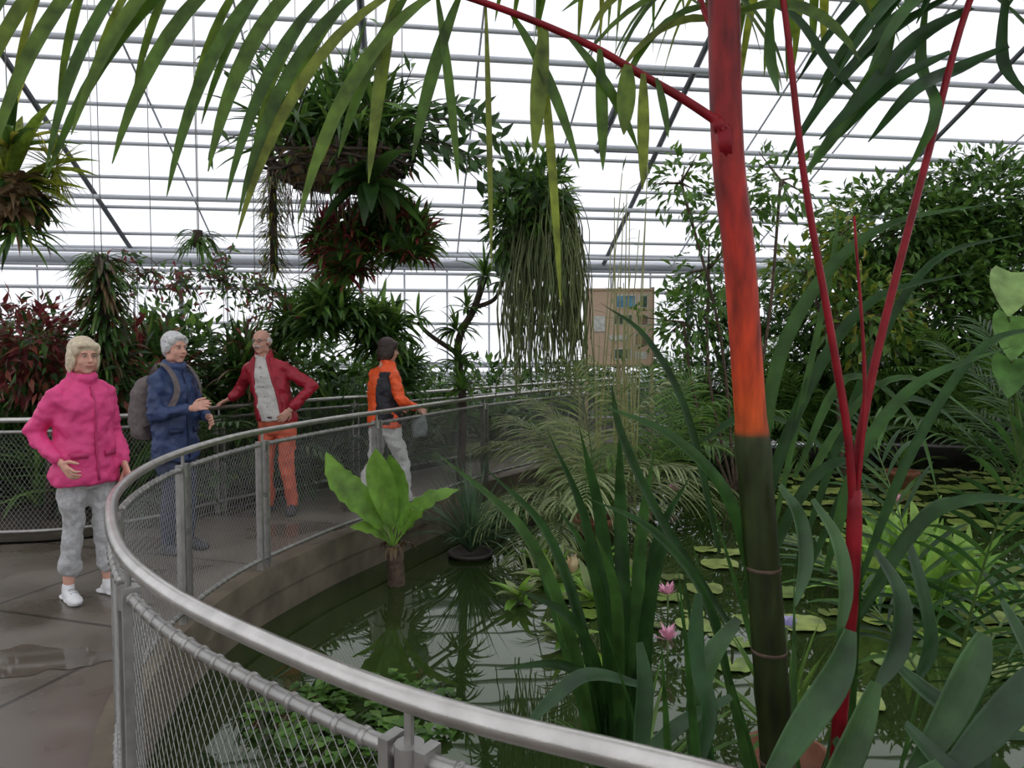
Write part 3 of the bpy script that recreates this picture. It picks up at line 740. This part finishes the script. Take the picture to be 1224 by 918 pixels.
for pts,w_,d in [([(.76,.96),(.72,.86),(.63,.74),(.52,.58)],.07,1.62),([(.8,.86),(.75,.74),(.68,.6),(.66,.5)],.065,1.58),([(1.08,.94),(1.04,.86),(.97,.74),(.86,.6)],.08,1.65),([(1.3,.95),(1.15,.86),(1.02,.74),(.92,.66)],.075,1.6),
   ([(.63,1.27),(.67,1.2),(.68,1.1),(.65,1.0)],.045,1.72),([(.7,1.24),(.75,1.15),(.765,1.04),(.74,.92)],.045,1.7),([(.85,1.12),(.9,1.02),(.89,.9),(.82,.8)],.055,1.7),([(1.0,1.12),(1.03,1.0),(1.05,.85),(1.0,.75)],.05,1.85),
   ([(.3,.9),(.31,.8),(.3,.66),(.31,.55)],.045,1.7),([(.45,1.0),(.44,.85),(.47,.72),(.43,.55)],.05,1.75),([(.58,.9),(.5,.8),(.46,.68),(.45,.5)],.055,1.85),([(.9,.72),(.82,.66),(.74,.6),(.7,.5)],.07,1.5),([(1.25,.8),(1.1,.7),(1.0,.62),(.95,.5)],.075,1.5),([(.95,.66),(.88,.6),(.84,.5)],.075,1.45),
   ([(.55,.72),(.42,.66),(.33,.6),(.2,.58)],.04,1.8),([(.35,.7),(.2,.74),(.1,.68),(.02,.6)],.04,1.9),([(1.15,1.0),(1.22,.85),(1.25,.7)],.065,1.7),
   ([(.9,.85),(.98,.78),(1.08,.72),(1.2,.7)],.06,1.7),([(.85,.78),(.95,.68),(1.05,.66),(1.15,.6)],.07,1.55),([(.6,.66),(.56,.6),(.54,.52),(.53,.45)],.06,1.6),([(.72,.72),(.78,.62),(.8,.54),(.79,.45)],.06,1.6),([(1.12,.86),(1.1,.74),(1.12,.62),(1.1,.5)],.07,1.75)]:
    pleated(mb,cat([(x,d-.02*i,z) for i,(x,z) in enumerate(pts)],6),w_,1,V((.2,-.6,.8)),lance,5,.085)
for i in range(20):
    a=R.uniform(0,6.28); ribbon(mb,arc((.62+R.uniform(-.2,.35),1.9+R.uniform(-.1,.3),-.4),(.22*math.cos(a),.2*math.sin(a)-.02,1),R.uniform(1.1,1.8),.5,10),.032,0,V((math.cos(a),-.6,.3)),strap,.3)
kb=V((.36,2.25,-.35))
for tx,tz,w_,yy in [(-.24,1.30,.045,2.2),(-.1,1.24,.04,2.3),(.1,1.36,.042,2.2),(.2,1.36,.05,2.25),(.33,1.38,.05,2.3),(.42,1.3,.045,2.2),(.0,.95,.04,2.0),(-.05,.72,.035,2.0),(.55,1.2,.045,2.3),(.22,1.1,.04,2.0),(.12,1.15,.04,2.15),(.48,1.1,.045,2.15)]:
    m1=V((kb.x*.8+tx*.2,2.2,.45)); m2=V((kb.x*.5+tx*.5,yy,(.45+tz)*.5+.12))
    ribbon(mb,cat([kb+V((R.uniform(-.05,.05),0,0)),m1,m2,(tx,yy-.05,tz)],6),w_,0,V((.3 if tx<.2 else -.3,-.8,.6)),strap,.3)
mb.build('arching_palm_foliage',[G_FORE,G_BROAD])

mb=MB()
palm(mb,(1.7,2.8,.1),7,1.3,.34,.02,16,1.1,(.9,1.45),0,1)
mb.build('feather_palm',[G_FORE,GREEN_STEM])
mb=MB(); palm(mb,(6.0,8.2,-.2),14,2.3,.55,.03,24,1.2,(.8,1.45),0,1); mb.build('feather_palm',[G_DARK,GREEN_STEM])
mb=MB(); palm(mb,(3.2,11.4,-.3),13,2.0,.5,.028,22,1.2,(.8,1.45),0,1); mb.build('feather_palm',[G_MID,GREEN_STEM])
mb=MB(); palm(mb,(5.0,11.8,0),13,2.4,.55,.03,24,1.2,(.7,1.45),0,1); mb.build('feather_palm',[G_MID,GREEN_STEM])
mb=MB(); palm(mb,(7.0,11.2,0),13,2.4,.55,.03,24,1.2,(.7,1.45),0,1); mb.build('feather_palm',[G_MID,GREEN_STEM])

# ------------------------------------------------------------ pond plants
def pot(mb,c,r,h,mi):
    n=20; c=V(c); prof=[(0,0),(.72*r,0),(.95*r,h*.85),(1.05*r,h*.86),(1.05*r,h),(.92*r,h),(.88*r,h*.9),(0,h*.88)]
    vs=[];fs=[]
    for rr,z in prof:
        for k in range(n): vs.append(c+V((rr*math.cos(2*pi*k/n),rr*math.sin(2*pi*k/n),z)))
    for i in range(len(prof)-1):
        for k in range(n): fs.append((i*n+k,i*n+(k+1)%n,(i+1)*n+(k+1)%n,(i+1)*n+k))
    mb.add(vs,fs,mi)
mb=MB(); b=V((-.95,5.9,-.45))
tube(mb,cat([b,b+V((.01,0,.2)),b+V((-.02,0,.42))],5),[.075,.06],12,1)
for _ in range(14):
    a=R.uniform(0,6.28); ribbon(mb,arc(b+V((.05*math.cos(a),.05*math.sin(a),.4)),(math.cos(a)*.4,math.sin(a)*.4,.4),.2,3,5),.03,2,V((math.cos(a),math.sin(a),0)))
t0=b+V((-.02,0,.42))
aro=lambda t:max(.05,(.12 if t<.18 else abs(math.sin(pi*(t-.12)/.88))**.8))
for pts,w_,nr in [([(-.02,0,0),(-.12,-.05,.22),(-.28,-.1,.42),(-.42,-.12,.58),(-.5,-.12,.78)],.26,(.6,-.7,.5)),([(0,0,0),(-.03,-.02,.3),(-.1,-.05,.6),(-.12,-.05,.8)],.22,(.2,-1,.2)),([(0,0,0),(.06,0,.3),(.02,.05,.55),(-.03,.05,.74)],.2,(-.2,-1,.3)),
   ([(.02,0,0),(.15,-.05,.2),(.3,-.08,.37),(.55,-.1,.48)],.24,(-.2,-.5,1)),([(.02,-.02,0),(.1,-.12,.2),(.2,-.2,.36),(.28,-.3,.36)],.16,(-.2,-.6,1)),([(0,0,0),(-.1,.15,.25),(-.25,.3,.45)],.2,(.3,-.5,1)),([(0,0,0),(-.15,-.1,.15),(-.3,-.2,.2)],.14,(.3,-.5,1))]:
    ribbon(mb,cat([t0+V(p) for p in pts],6),w_,0,V(nr),aro,.25,.16)
mb.build('broad_leaved_aroid',[G_LIGHT,BARK,G_BROWN])
mb=MB(); pot(mb,(-.38,6.7,-.5),.2,.2,1); rosette(mb,(-.38,6.7,-.32),160,.85,.014,1.1,(.7,1.5),0); mb.build('potted_rush',[G_BLUE,DPOT])
mb=MB(); pot(mb,(.8,7.2,-.5),.2,.4,1); rosette(mb,(.8,7.2,-.12),60,.7,.02,1.1,(.6,1.5),0); mb.build('potted_rush',[G_MID,POT])
mb=MB(); palm(mb,(.9,7.8,-.2),16,1.7,.55,.02,24,1.5,(.5,1.4),0,1,ld=1.3); mb.build('pale_fern_palm',[G_PALE,GREEN_STEM])
mb=MB(); palm(mb,(.5,7.3,-.4),9,1.3,.4,.018,20,1.5,(.7,1.4),0,1,ld=1.3); mb.build('pale_fern_palm',[G_PALE,GREEN_STEM])
mb=MB(); palm(mb,(1.7,8.8,-.2),14,1.9,.5,.02,24,1.3,(.7,1.4),0,1,ld=1.2); mb.build('pale_fern_palm',[G_MID,GREEN_STEM])
mb=MB()
for i in range(22):
    b=V((R.uniform(.75,1.45),R.uniform(8,8.8),-.4)); hgt=R.uniform(2,4.3)
    pts=arc(b,(R.uniform(-.06,.08),0,1),hgt,.05,8); tube(mb,pts,[.012,.005],5,1)
    for q in pts[3:]:
        if R.random()<.5: leaf(mb,q,V((R.uniform(-1,1),R.uniform(-.5,.5),.3)).normalized(),Z,.25,.02,0)
mb.build('tall_reed_clump',[G_MID,mat('reed_stalk',(.3,.3,.12),.6)])
mb=MB()
for c,n,l in [((.35,5.9,-.34),26,.34),((.05,5.5,-.34),16,.24),((.6,5.5,-.34),18,.3),((.7,6.3,-.34),20,.32),((.25,6.5,-.34),20,.3),((1.0,5.9,-.34),16,.26),((.35,4.7,-.34),14,.2),((.55,4.2,-.34),14,.18)]: rosette(mb,c,n,l,.07,.9,(.2,1.3),[0,0,1],6,ovate)
mb.build('water_lettuce_cluster',[G_LIGHT,G_PALE])
mb=MB()
for c in [(.45,5.35,-.1),(.62,5.2,-.12)]:
    rosette(mb,c,10,.16,.06,.3,(.9,1.5),0,5,ovate); tube(mb,[V(c),V(c)-V((0,0,.3))],.01,6,1)
mb.build('pale_bract_flower',[leafmat('bract',[(.5,.38,.22),(.6,.55,.35)]),GREEN_STEM])
mb=MB()
for _ in range(420):
    a=R.uniform(0,6.28); r=R.random()**.5; p=V((-.8+.55*r*math.cos(a),3.75+.45*r*math.sin(a),-.345+R.uniform(0,.05)))
    leaf(mb,p,V((math.cos(a*5),math.sin(a*5),R.uniform(-.1,.5))).normalized(),Z,R.uniform(.05,.09),.06,0)
mb.build('floating_water_leaves',[G_MID])
mb=MB()
for i in range(9):
    b=V((3.0+R.uniform(-.45,.5),5.6+R.uniform(-.4,.5),-.3)); rosette(mb,b,22,.6,.11,.9,(.4,1.4),0,6,ovate)
mb.build('bright_pond_plant',[G_LIGHT])
mb=MB()
def pad(c,r,mi):
    n=22; a0=R.uniform(0,6.28); vs=[V(c)]
    for k in range(n+1):
        a=a0+.18+(2*pi-.36)*k/n; rr=r*(1+.03*math.sin(5*a)); vs.append(V(c)+V((rr*math.cos(a),rr*math.sin(a),.004+.012*(math.sin(3*a)>0.3))))
    mb.add(vs,[(0,k,k+1) for k in range(1,n+1)],mi)
placed=[]
def pads(n,x0,x1,y0,y1,r0,r1):
    for _ in range(n):
        c=(R.uniform(x0,x1),R.uniform(y0,y1)); r=R.uniform(r0,r1)
        if any((c[0]-p[0])**2+(c[1]-p[1])**2<(.85*(r+p[2]))**2 for p in placed): continue
        placed.append((c[0],c[1],r)); pad((c[0],c[1],-.343+.003*R.random()),r,0)
pads(420,3.4,7.8,7.6,11.4,.12,.24); pads(70,1.5,4.6,3.6,7.4,.08,.18); pads(22,.4,1.4,4.2,6.2,.06,.12)
mb.build('water_lily_pads',[leafmat('lily_pad',[(.11,.18,.03),(.18,.25,.05),(.25,.31,.08),(.09,.12,.03)],tr=0,rough=.35,ns=9)])
mb=MB()
for (x,y,q0) in [(1.12,5.2,0),(1.75,4.6,2),(4.4,8.3,0),(2.0,9.0,0),(.95,4.4,0)]:
    c=V((x,y,-.2)); tube(mb,[c,c-V((0,0,.2))],.008,6,1)
    for q in range(2): rosette(mb,c,12,.085,.03,-.2,(.3+.5*q,.7+.5*q),q0,5,ovate)
mb.build('water_lily_flower',[PINK_PET,GREEN_STEM,LILAC])
for c,r in [((.45,2.6,-.5),.17),((1.15,3.0,-.5),.17),((5.3,9.9,-.5),.2)]:
    mb=MB(); pot(mb,c,r,.4,0); rosette(mb,(c[0],c[1],-.12),26,.55,.025,1,(.8,1.5),1)
    mb.build('terracotta_potted_plant',[POT,G_MID])

# ------------------------------------------------------------ right-hand trees and shrubs
def tree(name,base,blobs,n,L,W,mats,tr=.07,mi=0):
    mb=MB(); b=V(base)
    for (c,r) in blobs:
        c=V(c); mid=b.lerp(c,.5)+V((R.uniform(-.2,.2),0,.1))
        tube(mb,cat([b,mid,c],5),[tr,.02],7,1)
        for _ in range(5): tube(mb,cat([c,c+V((R.uniform(-1,1)*r[0],R.uniform(-1,1)*r[1],R.uniform(-.6,1)*r[2]))*.9],3),[.02,.004],5,1)
        vol=r[0]*r[2]+r[1]*r[2]
        cloud(mb,c,r,int(n*vol),L,W,mi,.4)
    return mb.build(name,mats)
tree('fig_tree',(6.6,12.4,0),[((5.4,12.3,2.3),(1.2,.8,.9)),((6.3,12.3,3.5),(1.3,1,.9)),((7.9,12.6,3.9),(1.2,1,1.0)),((8.6,12.4,2.8),(1.5,1,1.2)),((6.9,11.9,2.2),(1.4,.9,1.1)),((5.6,12.0,1.3),(1.2,.8,.8)),((8.0,12.0,1.2),(1.8,.9,1.0)),((7.2,12.3,3.2),(1.1,.8,.9))],1050,.2,.085,[G_DARK,BARK,G_MID],mi=[0,2,2])
tree('dark_shrub',(4.0,12.9,0),[((3.4,13.0,.9),(1,.6,.8)),((4.4,12.6,1.2),(.9,.6,.9)),((4.2,13,2.2),(.7,.6,.6)),((3.4,13.2,2.2),(.6,.5,.7))],800,.17,.07,[G_DARK,BARK])
tree('dark_shrub',(8.6,9.0,0),[((8.8,9.6,.9),(1.1,.9,.9)),((9.4,9,1.7),(1.0,.9,1.2)),((9.2,8,.9),(1,.8,.8))],700,.2,.09,[G_DARK,BARK])
tree('slender_tree',(3.0,9.8,-.5),[((2.6,9.8,2.6),(.6,.5,.6)),((2.9,9.9,3.4),(.7,.5,.6)),((3.6,10,3.8),(.6,.5,.5)),((2.2,9.7,3.7),(.5,.4,.5)),((2.3,9.9,1.9),(.6,.5,.6))],330,.17,.07,[G_MID,BARK],.02)
tree('variegated_tree',(4.9,10.8,-.4),[((4.3,10.8,2.7),(.6,.5,.45)),((5.2,10.7,2.0),(.8,.6,.7)),((4.8,10.8,3.2),(.4,.4,.4))],480,.22,.09,[G_YEL,BARK,G_MID],.04,[0,2,2])
mb=MB(); b=V((4.6,6.3,-.3))
heart=lambda t:max(.05,abs(math.sin(pi*min(1,t*.86+.14)**.7))**.8)
for tx,ty,tz,s_ in [(4.0,6.0,2.1,.45),(4.1,6.1,1.75,.45),(4.35,5.9,2.3,.45),(4.5,6.1,1.9,.5),(4.15,6.2,1.4,.4)]:
    p=V((tx,ty,tz)); tube(mb,cat([b,b.lerp(p,.5)+V((0,.1,.2)),p],6),[.02,.01],7,1)
    ribbon(mb,arc(p+V((.05,0,.1)),(-.3,-.4,-.6),s_,.5,8),s_*.75,0,V((-.2,-1,.5)),heart,.15,.05)
mb.build('elephant_ear_plant',[leafmat('elephant_ear_leaf',[(.08,.2,.04),(.14,.3,.06),(.3,.4,.15)],tr=.35),GREEN_STEM])
mb=MB()
for i in range(18):
    palm(mb,(R.uniform(3.2,9),R.uniform(11.9,12.9),0),8,1.5,.4,.03,14,1.3,(.5,1.4),0,1)
mb.build('understorey_ferns',[G_MID,GREEN_STEM])
mb=MB()
for i in range(70): rosette(mb,(R.uniform(2.9,9),R.uniform(11.9,14.5),0),26,R.uniform(.8,1.4),.05,1.0,(.6,1.5),[0,1])
mb.build('understorey_strap_plants',[G_DARK,G_MID])

# ------------------------------------------------------------ left planting behind the outer rail
mb=MB()
for i in range(190):
    x=R.uniform(-9,-1.4); y=max(6.3,min(15,R.uniform(6.3,11)))
    yy=6.3+max(0,(x+3.4))*1.35; y=max(y,yy+R.uniform(.2,1.5))
    rosette(mb,(x,y,0),24,R.uniform(.7,1.35),R.uniform(.04,.08),1.0,(.5,1.5),[0,0,1],6)
mb.build('planting_bed_strap_leaves',[G_DARK,G_MID])
mb=MB()
for i in range(34):
    x=R.uniform(-8.5,-1.6); y=6.9+max(0,(x+3.4))*1.35+R.uniform(0,2)
    palm(mb,(x,y,.1),9,R.uniform(1.0,1.6),.3,.03,14,1.3,(.6,1.4),0,1)
mb.build('planting_bed_ferns',[G_DARK,GREEN_STEM])
mb=MB()
for c,r,n in [((-5.6,8.6,1.0),(1.1,.7,.8),1600),((-3.9,8.4,1.3),(.9,.6,.7),1500),((-7.2,8.6,1.0),(1.2,.8,.8),1400),((-2.9,9.4,1.1),(1.0,.6,.7),1200),((-1.9,10.4,.9),(1.0,.6,.6),1000),((-.6,12.6,.7),(1.1,.6,.7),900),((1.0,14.5,.7),(1.3,.6,.6),900),((2.3,15,.9),(1,.4,.8),700)]:
    cloud(mb,c,r,n,.2,.08,[0,0,1],.4)
mb.build('planting_bed_shrubs',[G_DARK,G_MID])

# ------------------------------------------------------------ hanging plants
def wire(mb,c,mi,dx=0):
    c=V(c); tube(mb,[c,V((c.x+dx,c.y,roofz(c.x,c.y)-.02))],.004,4,mi)
mb=MB(); c=V((-1.4,6.0,3.05))
MT=[G_DARK,G_MID,G_RED,BASKET,WIRE,G_YEL,G_BROWN]
for j in range(5):
    t=j/4; rr=.3+.24*math.sin(t*pi/2); z=-.18+.22*t
    tube(mb,[c+V((rr*1.15*math.cos(a*pi/12),rr*.7*math.sin(a*pi/12),z+.02*math.sin(a*2.3+j))) for a in range(25)],.014,6,3)
for k in range(22):
    a=2*pi*k/22; tube(mb,[c+V((.2*math.cos(a),.12*math.sin(a),-.2)),c+V((.48*math.cos(a),.3*math.sin(a),-.1)),c+V((.63*math.cos(a),.4*math.sin(a),.09+R.uniform(-.03,.05)))],.017,5,3)
ellip(mb,c+V((0,0,-.04)),(.5,.32,.19),6)
for a in(0,2.1,4.2):
    q=c+V((.6*math.cos(a),.38*math.sin(a),.08)); tube(mb,[q,c+V((0,0,1.3))],.004,4,4)
wire(mb,c+V((0,0,1.3)),4)
rosette(mb,c+V((0,0,.1)),90,.95,.04,1.1,(.3,1.5),[0,1]); rosette(mb,c+V((-.3,0,.1)),55,.75,.05,1.3,(.2,1.4),[0,0,1])
rosette(mb,c+V((.35,0,.1)),55,.8,.045,1.4,(.1,1.4),[0,1])
for i in range(26):
    st=arc(c+V((R.uniform(-.4,.4),R.uniform(-.2,.2),.1)),rdir()+V((0,0,1.2)),R.uniform(.6,1.2),1.4,8); tube(mb,st,[.006,.003],4,3)
    for q in st[2:]: leaf(mb,q,(rdir()+V((0,0,.2))).normalized(),V((0,-1,.5)),.16,.04,R.choice([0,1]))
for i in range(8):
    st=arc(c+V((.3,0,.1)),V((1,R.uniform(-.4,.2),R.uniform(.2,1.2))),R.uniform(.8,1.35),1.5,9); tube(mb,st,[.008,.003],5,3)
    for q in st[2:]:
        for s_ in(-1,1): leaf(mb,q,(V((.3,s_*.3,R.uniform(-.8,.5)))).normalized(),V((0,-1,.3)),.17,.06,0)
rosette(mb,c+V((.3,-.2,-.2)),18,.55,.13,1.2,(-.6,.6),0,7,ovate)
cloud(mb,c+V((.1,0,.3)),(.55,.3,.35),500,.16,.05,[0,1])
cloud(mb,c+V((0,-.05,0)),(.62,.4,.12),240,.14,.04,[0,1,6])
for i in range(70): tube(mb,arc(c+V((R.uniform(-.5,.5),R.uniform(-.3,.3),-.1)),(R.uniform(-.3,.3),R.uniform(-.3,.3),-1),R.uniform(.2,.45),.5,4),.004,3,6)
mb.build('hanging_orchid_basket',MT)
def ball(name,c,r,n,L,W,mi,wr=True):
    mb=MB(); c=V(c); ellip(mb,c,(r*.5,r*.45,r*.5),0)
    for _ in range(n):
        u=rdir(); p=c+u*r*.5; rosette(mb,p,10,L,W,1.2,(-.3,1.5),mi,5)
    if wr: wire(mb,c,4)
    return mb.build(name,MT)
ball('hanging_red_bromeliad',(-1.42,6.3,2.42),.45,90,.24,.035,[2,2,1,0])
ball('hanging_green_bromeliad',(-.92,6.3,2.5),.38,70,.27,.035,[0,1,1,2])
ball('hanging_red_bromeliad',(-1.15,6.4,2.72),.32,60,.22,.035,[2,0,1])
ball('hanging_bromeliad_cluster',(-1.85,7.6,1.9),.36,36,.42,.05,[0,1,1])
ball('hanging_bromeliad_cluster',(-1.45,8.0,1.75),.42,36,.4,.05,[0,1,1])
ball('hanging_bromeliad_cluster',(-2.3,8.0,1.8),.3,30,.4,.04,[0,1])
mb=MB(); c=V((-3.5,5.2,2.6)); ellip(mb,c,(.2,.16,.2),6)
for _ in range(40): rosette(mb,c+rdir()*.16,8,.2,.05,1.6,(-.6,.9),[6,6,0],5)
rosette(mb,c+V((0,0,.1)),20,.6,.1,.9,(.2,1.4),5,7,ovate); rosette(mb,c,40,.45,.03,1.6,(-.5,.9),[0,6,5]); wire(mb,c,4)
rosette(mb,c+V((.1,-.1,-.25)),40,.35,.03,1.4,(-.4,.8),[0,1])
rosette(mb,(-3.25,5.3,2.85),110,.28,.01,.6,(-1.2,1.5),5); rosette(mb,c+V((0,0,.35)),26,.55,.05,.9,(.2,1.5),[5,1,0]); mb.build('hanging_staghorn_fern',MT)
def column(name,x,y,z0,z1,r,mi,L=.12,n=300,W=.03):
    mb=MB(); tube(mb,[(x,y,z0),(x,y,z1)],r*.35,7,3); wire(mb,(x,y,z1),4)
    for _ in range(n):
        a=R.uniform(0,6.28); z=R.uniform(z0,z1); d=V((math.cos(a),math.sin(a),R.uniform(-.8,.6))).normalized()
        ribbon(mb,arc((x+r*.3*math.cos(a),y+r*.3*math.sin(a),z),d,L*R.uniform(.6,1.4)+r*.4,1.6,4),W,pick(mi),Z,lance)
    return mb.build(name,MT)
column('hanging_tillandsia',-2.12,6.6,2.25,3.15,.1,[6,5,0],.13,360,.014)
column('hanging_fern_totem',-3.65,6.6,1.35,2.4,.16,[0,1,6],.2,520,.03)
column('hanging_small_plant',-2.75,6.5,2.45,2.6,.12,[0,1],.2,60,.02)
column('hanging_small_plant',-2.2,8.3,2.1,2.4,.15,[0,1],.25,60,.02)
column('hanging_small_plant',-4.5,8.0,2.3,2.5,.15,[0,1],.25,90,.03)
def wisps(name,x,y,z,n,s):
    mb=MB(); wire(mb,(x,y,z),4)
    for _ in range(n):
        st=arc((x+R.uniform(-s,s)*.4,y,z),rdir()+V((0,0,.3)),R.uniform(.2,.5),1.6,6); tube(mb,st,.003,3,3)
        for q in st[1:]: leaf(mb,q,(rdir()+V((0,0,-.3))).normalized(),V((0,-1,.5)),.09,.03,R.choice([0,1,2]))
    mb.build(name,MT)
wisps('hanging_orchid_wisps',-2.95,7.0,2.2,44,.6); wisps('hanging_orchid_wisps',-2.5,7.2,2.15,34,.5); wisps('hanging_orchid_wisps',-3.5,7.2,2.3,30,.5)
mb=MB(); tube(mb,[(-4.2,6.6,0),(-4.1,6.6,1.2)],.04,8,3)
cloud(mb,(-4.3,6.6,1.6),(.65,.4,.45),1100,.14,.045,[2,2,0,2],.3); cloud(mb,(-3.6,6.7,1.3),(.4,.4,.5),400,.16,.05,[0,0,2],.3); mb.build('red_leaved_shrub',MT)
ball('bromeliad_clump',(-2.75,7.9,1.35),.5,50,.45,.045,[0,1,1,6],False)
ball('bromeliad_clump',(-3.6,7.4,1.3),.5,50,.45,.045,[0,0,1,2],False)
ball('bromeliad_clump',(-4.9,7.6,1.3),.5,50,.45,.045,[0,2,1],False)
ball('bromeliad_clump',(-1.4,9.0,1.25),.4,34,.4,.045,[0,1],False)
# rhipsalis curtain
mb=MB(); c=V((.22,7.5,3.0)); ellip(mb,c,(.24,.22,.35),0); wire(mb,c,4)
cloud(mb,c+V((-.02,0,.02)),(.42,.36,.5),1000,.18,.05,[1,0,1],.5); cloud(mb,c+V((-.25,0,-.15)),(.2,.28,.5),350,.18,.05,[1,0],.5)
for _ in range(440):
    a=R.uniform(0,6.28); r=R.uniform(.05,.3); p=c+V((r*math.cos(a)+.1,r*math.sin(a),R.uniform(-.45,.2)))
    L=R.uniform(.7,1.75); pts=arc(p,(.35*math.cos(a),.35*math.sin(a),-.6),L,7,10); ph=R.uniform(0,6)
    pts=[q+V((math.sin(i*1.1+ph)*.02,math.cos(i*.9+ph)*.015,0)) for i,q in enumerate(pts)]
    if pts[-1].z>1.0: tube(mb,pts,R.uniform(.005,.008),3,5,cap=False)
mb.build('hanging_rhipsalis',[G_DARK,G_MID,G_RED,BARK,WIRE,STRAND,G_BROWN])
mb=MB(); tube(mb,cat([(-.6,8.2,-.4),(-.55,8.2,.9),(-.6,8.2,1.6),(-.42,8.2,2.0),(-.3,8.2,2.35)],6),[.05,.035],10,3)
tube(mb,cat([(-.6,8.2,1.5),(-.9,8.2,1.7),(-1.05,8.2,1.85)],5),[.03,.02],8,3); tube(mb,cat([(-.45,8.2,2.0),(-.2,8.2,2.1),(-.1,8.2,2.3)],5),[.03,.02],8,3)
for c,n,L in [((-.3,8.2,2.35),30,.4),((-.1,8.2,2.3),20,.3),((-.62,8.2,1.75),34,.35),((-1.05,8.2,1.9),20,.3),((-.6,8.15,1.4),40,.3),((-.55,8.1,1.1),40,.35),((-.5,8.2,2.0),26,.25)]: rosette(mb,c,n,L,.035,1.3,(-.3,1.4),[1,0,1])
mb.build('epiphyte_branch',MT)
mb=MB()
for c in [(-.95,9.2,.7),(-.5,9.9,.7),(.1,10.6,.6),(-1.3,9.0,.5),(.8,11.6,.6),(-1.7,8.6,.6)]: rosette(mb,(c[0]-.35,c[1]+.35,c[2]-.2),30,.7,.13,1.2,(.2,1.4),[0,0,1],6,ovate); rosette(mb,(c[0]-.35,c[1]+.35,.0),26,1.2,.05,.8,(.8,1.5),[0,1])
mb.build('broad_leaved_border_plants',MT)

# ------------------------------------------------------------ information board
mb=MB(); bx,by=1.55,10.6
TAN=mat('cork_board',(.6,.43,.31),.8,nscale=30,namt=.08)
FRW=mat('pale_timber_post',(.42,.32,.2),.8,nscale=12,namt=.2)
for sx in(-.47,.0,.47): box(mb,(bx+sx,by+.03,1.0),(.045,.045,2.85),1)
box(mb,(bx,by,1.85),(.92,.03,1.06),0)
for z in(2.39,1.31): box(mb,(bx,by-.02,z),(.96,.03,.03),1)
for i,(x,z,wd,hh,mi) in enumerate([(.08,2.22,.26,.16,2),(.33,2.22,.1,.16,3),(.04,1.96,.26,.13,3),(.32,1.95,.14,.13,5),(.0,1.7,.3,.08,4),(.3,1.68,.16,.15,5),(.04,1.47,.22,.13,3),(.3,1.45,.16,.1,4),(-.3,1.9,.16,.22,4)]):
    if mi!=4: box(mb,(bx+x,by-.018,z),(wd+.03,.006,hh+.03),4)
    box(mb,(bx+x,by-.024,z),(wd,.006,hh),mi)
PB=mat('print_sea_blue',(.07,.2,.3),.4,nscale=6,namt=.7); PG=mat('print_dark_green',(.06,.1,.06),.4,nscale=10,namt=.6); PW=mat('print_white',(.6,.6,.56),.5,nscale=25,namt=.25); PO=mat('print_olive',(.25,.16,.1),.4,nscale=9,namt=.6)
mb.build('information_board',[TAN,FRW,PB,PG,PW,PO],smooth=False)
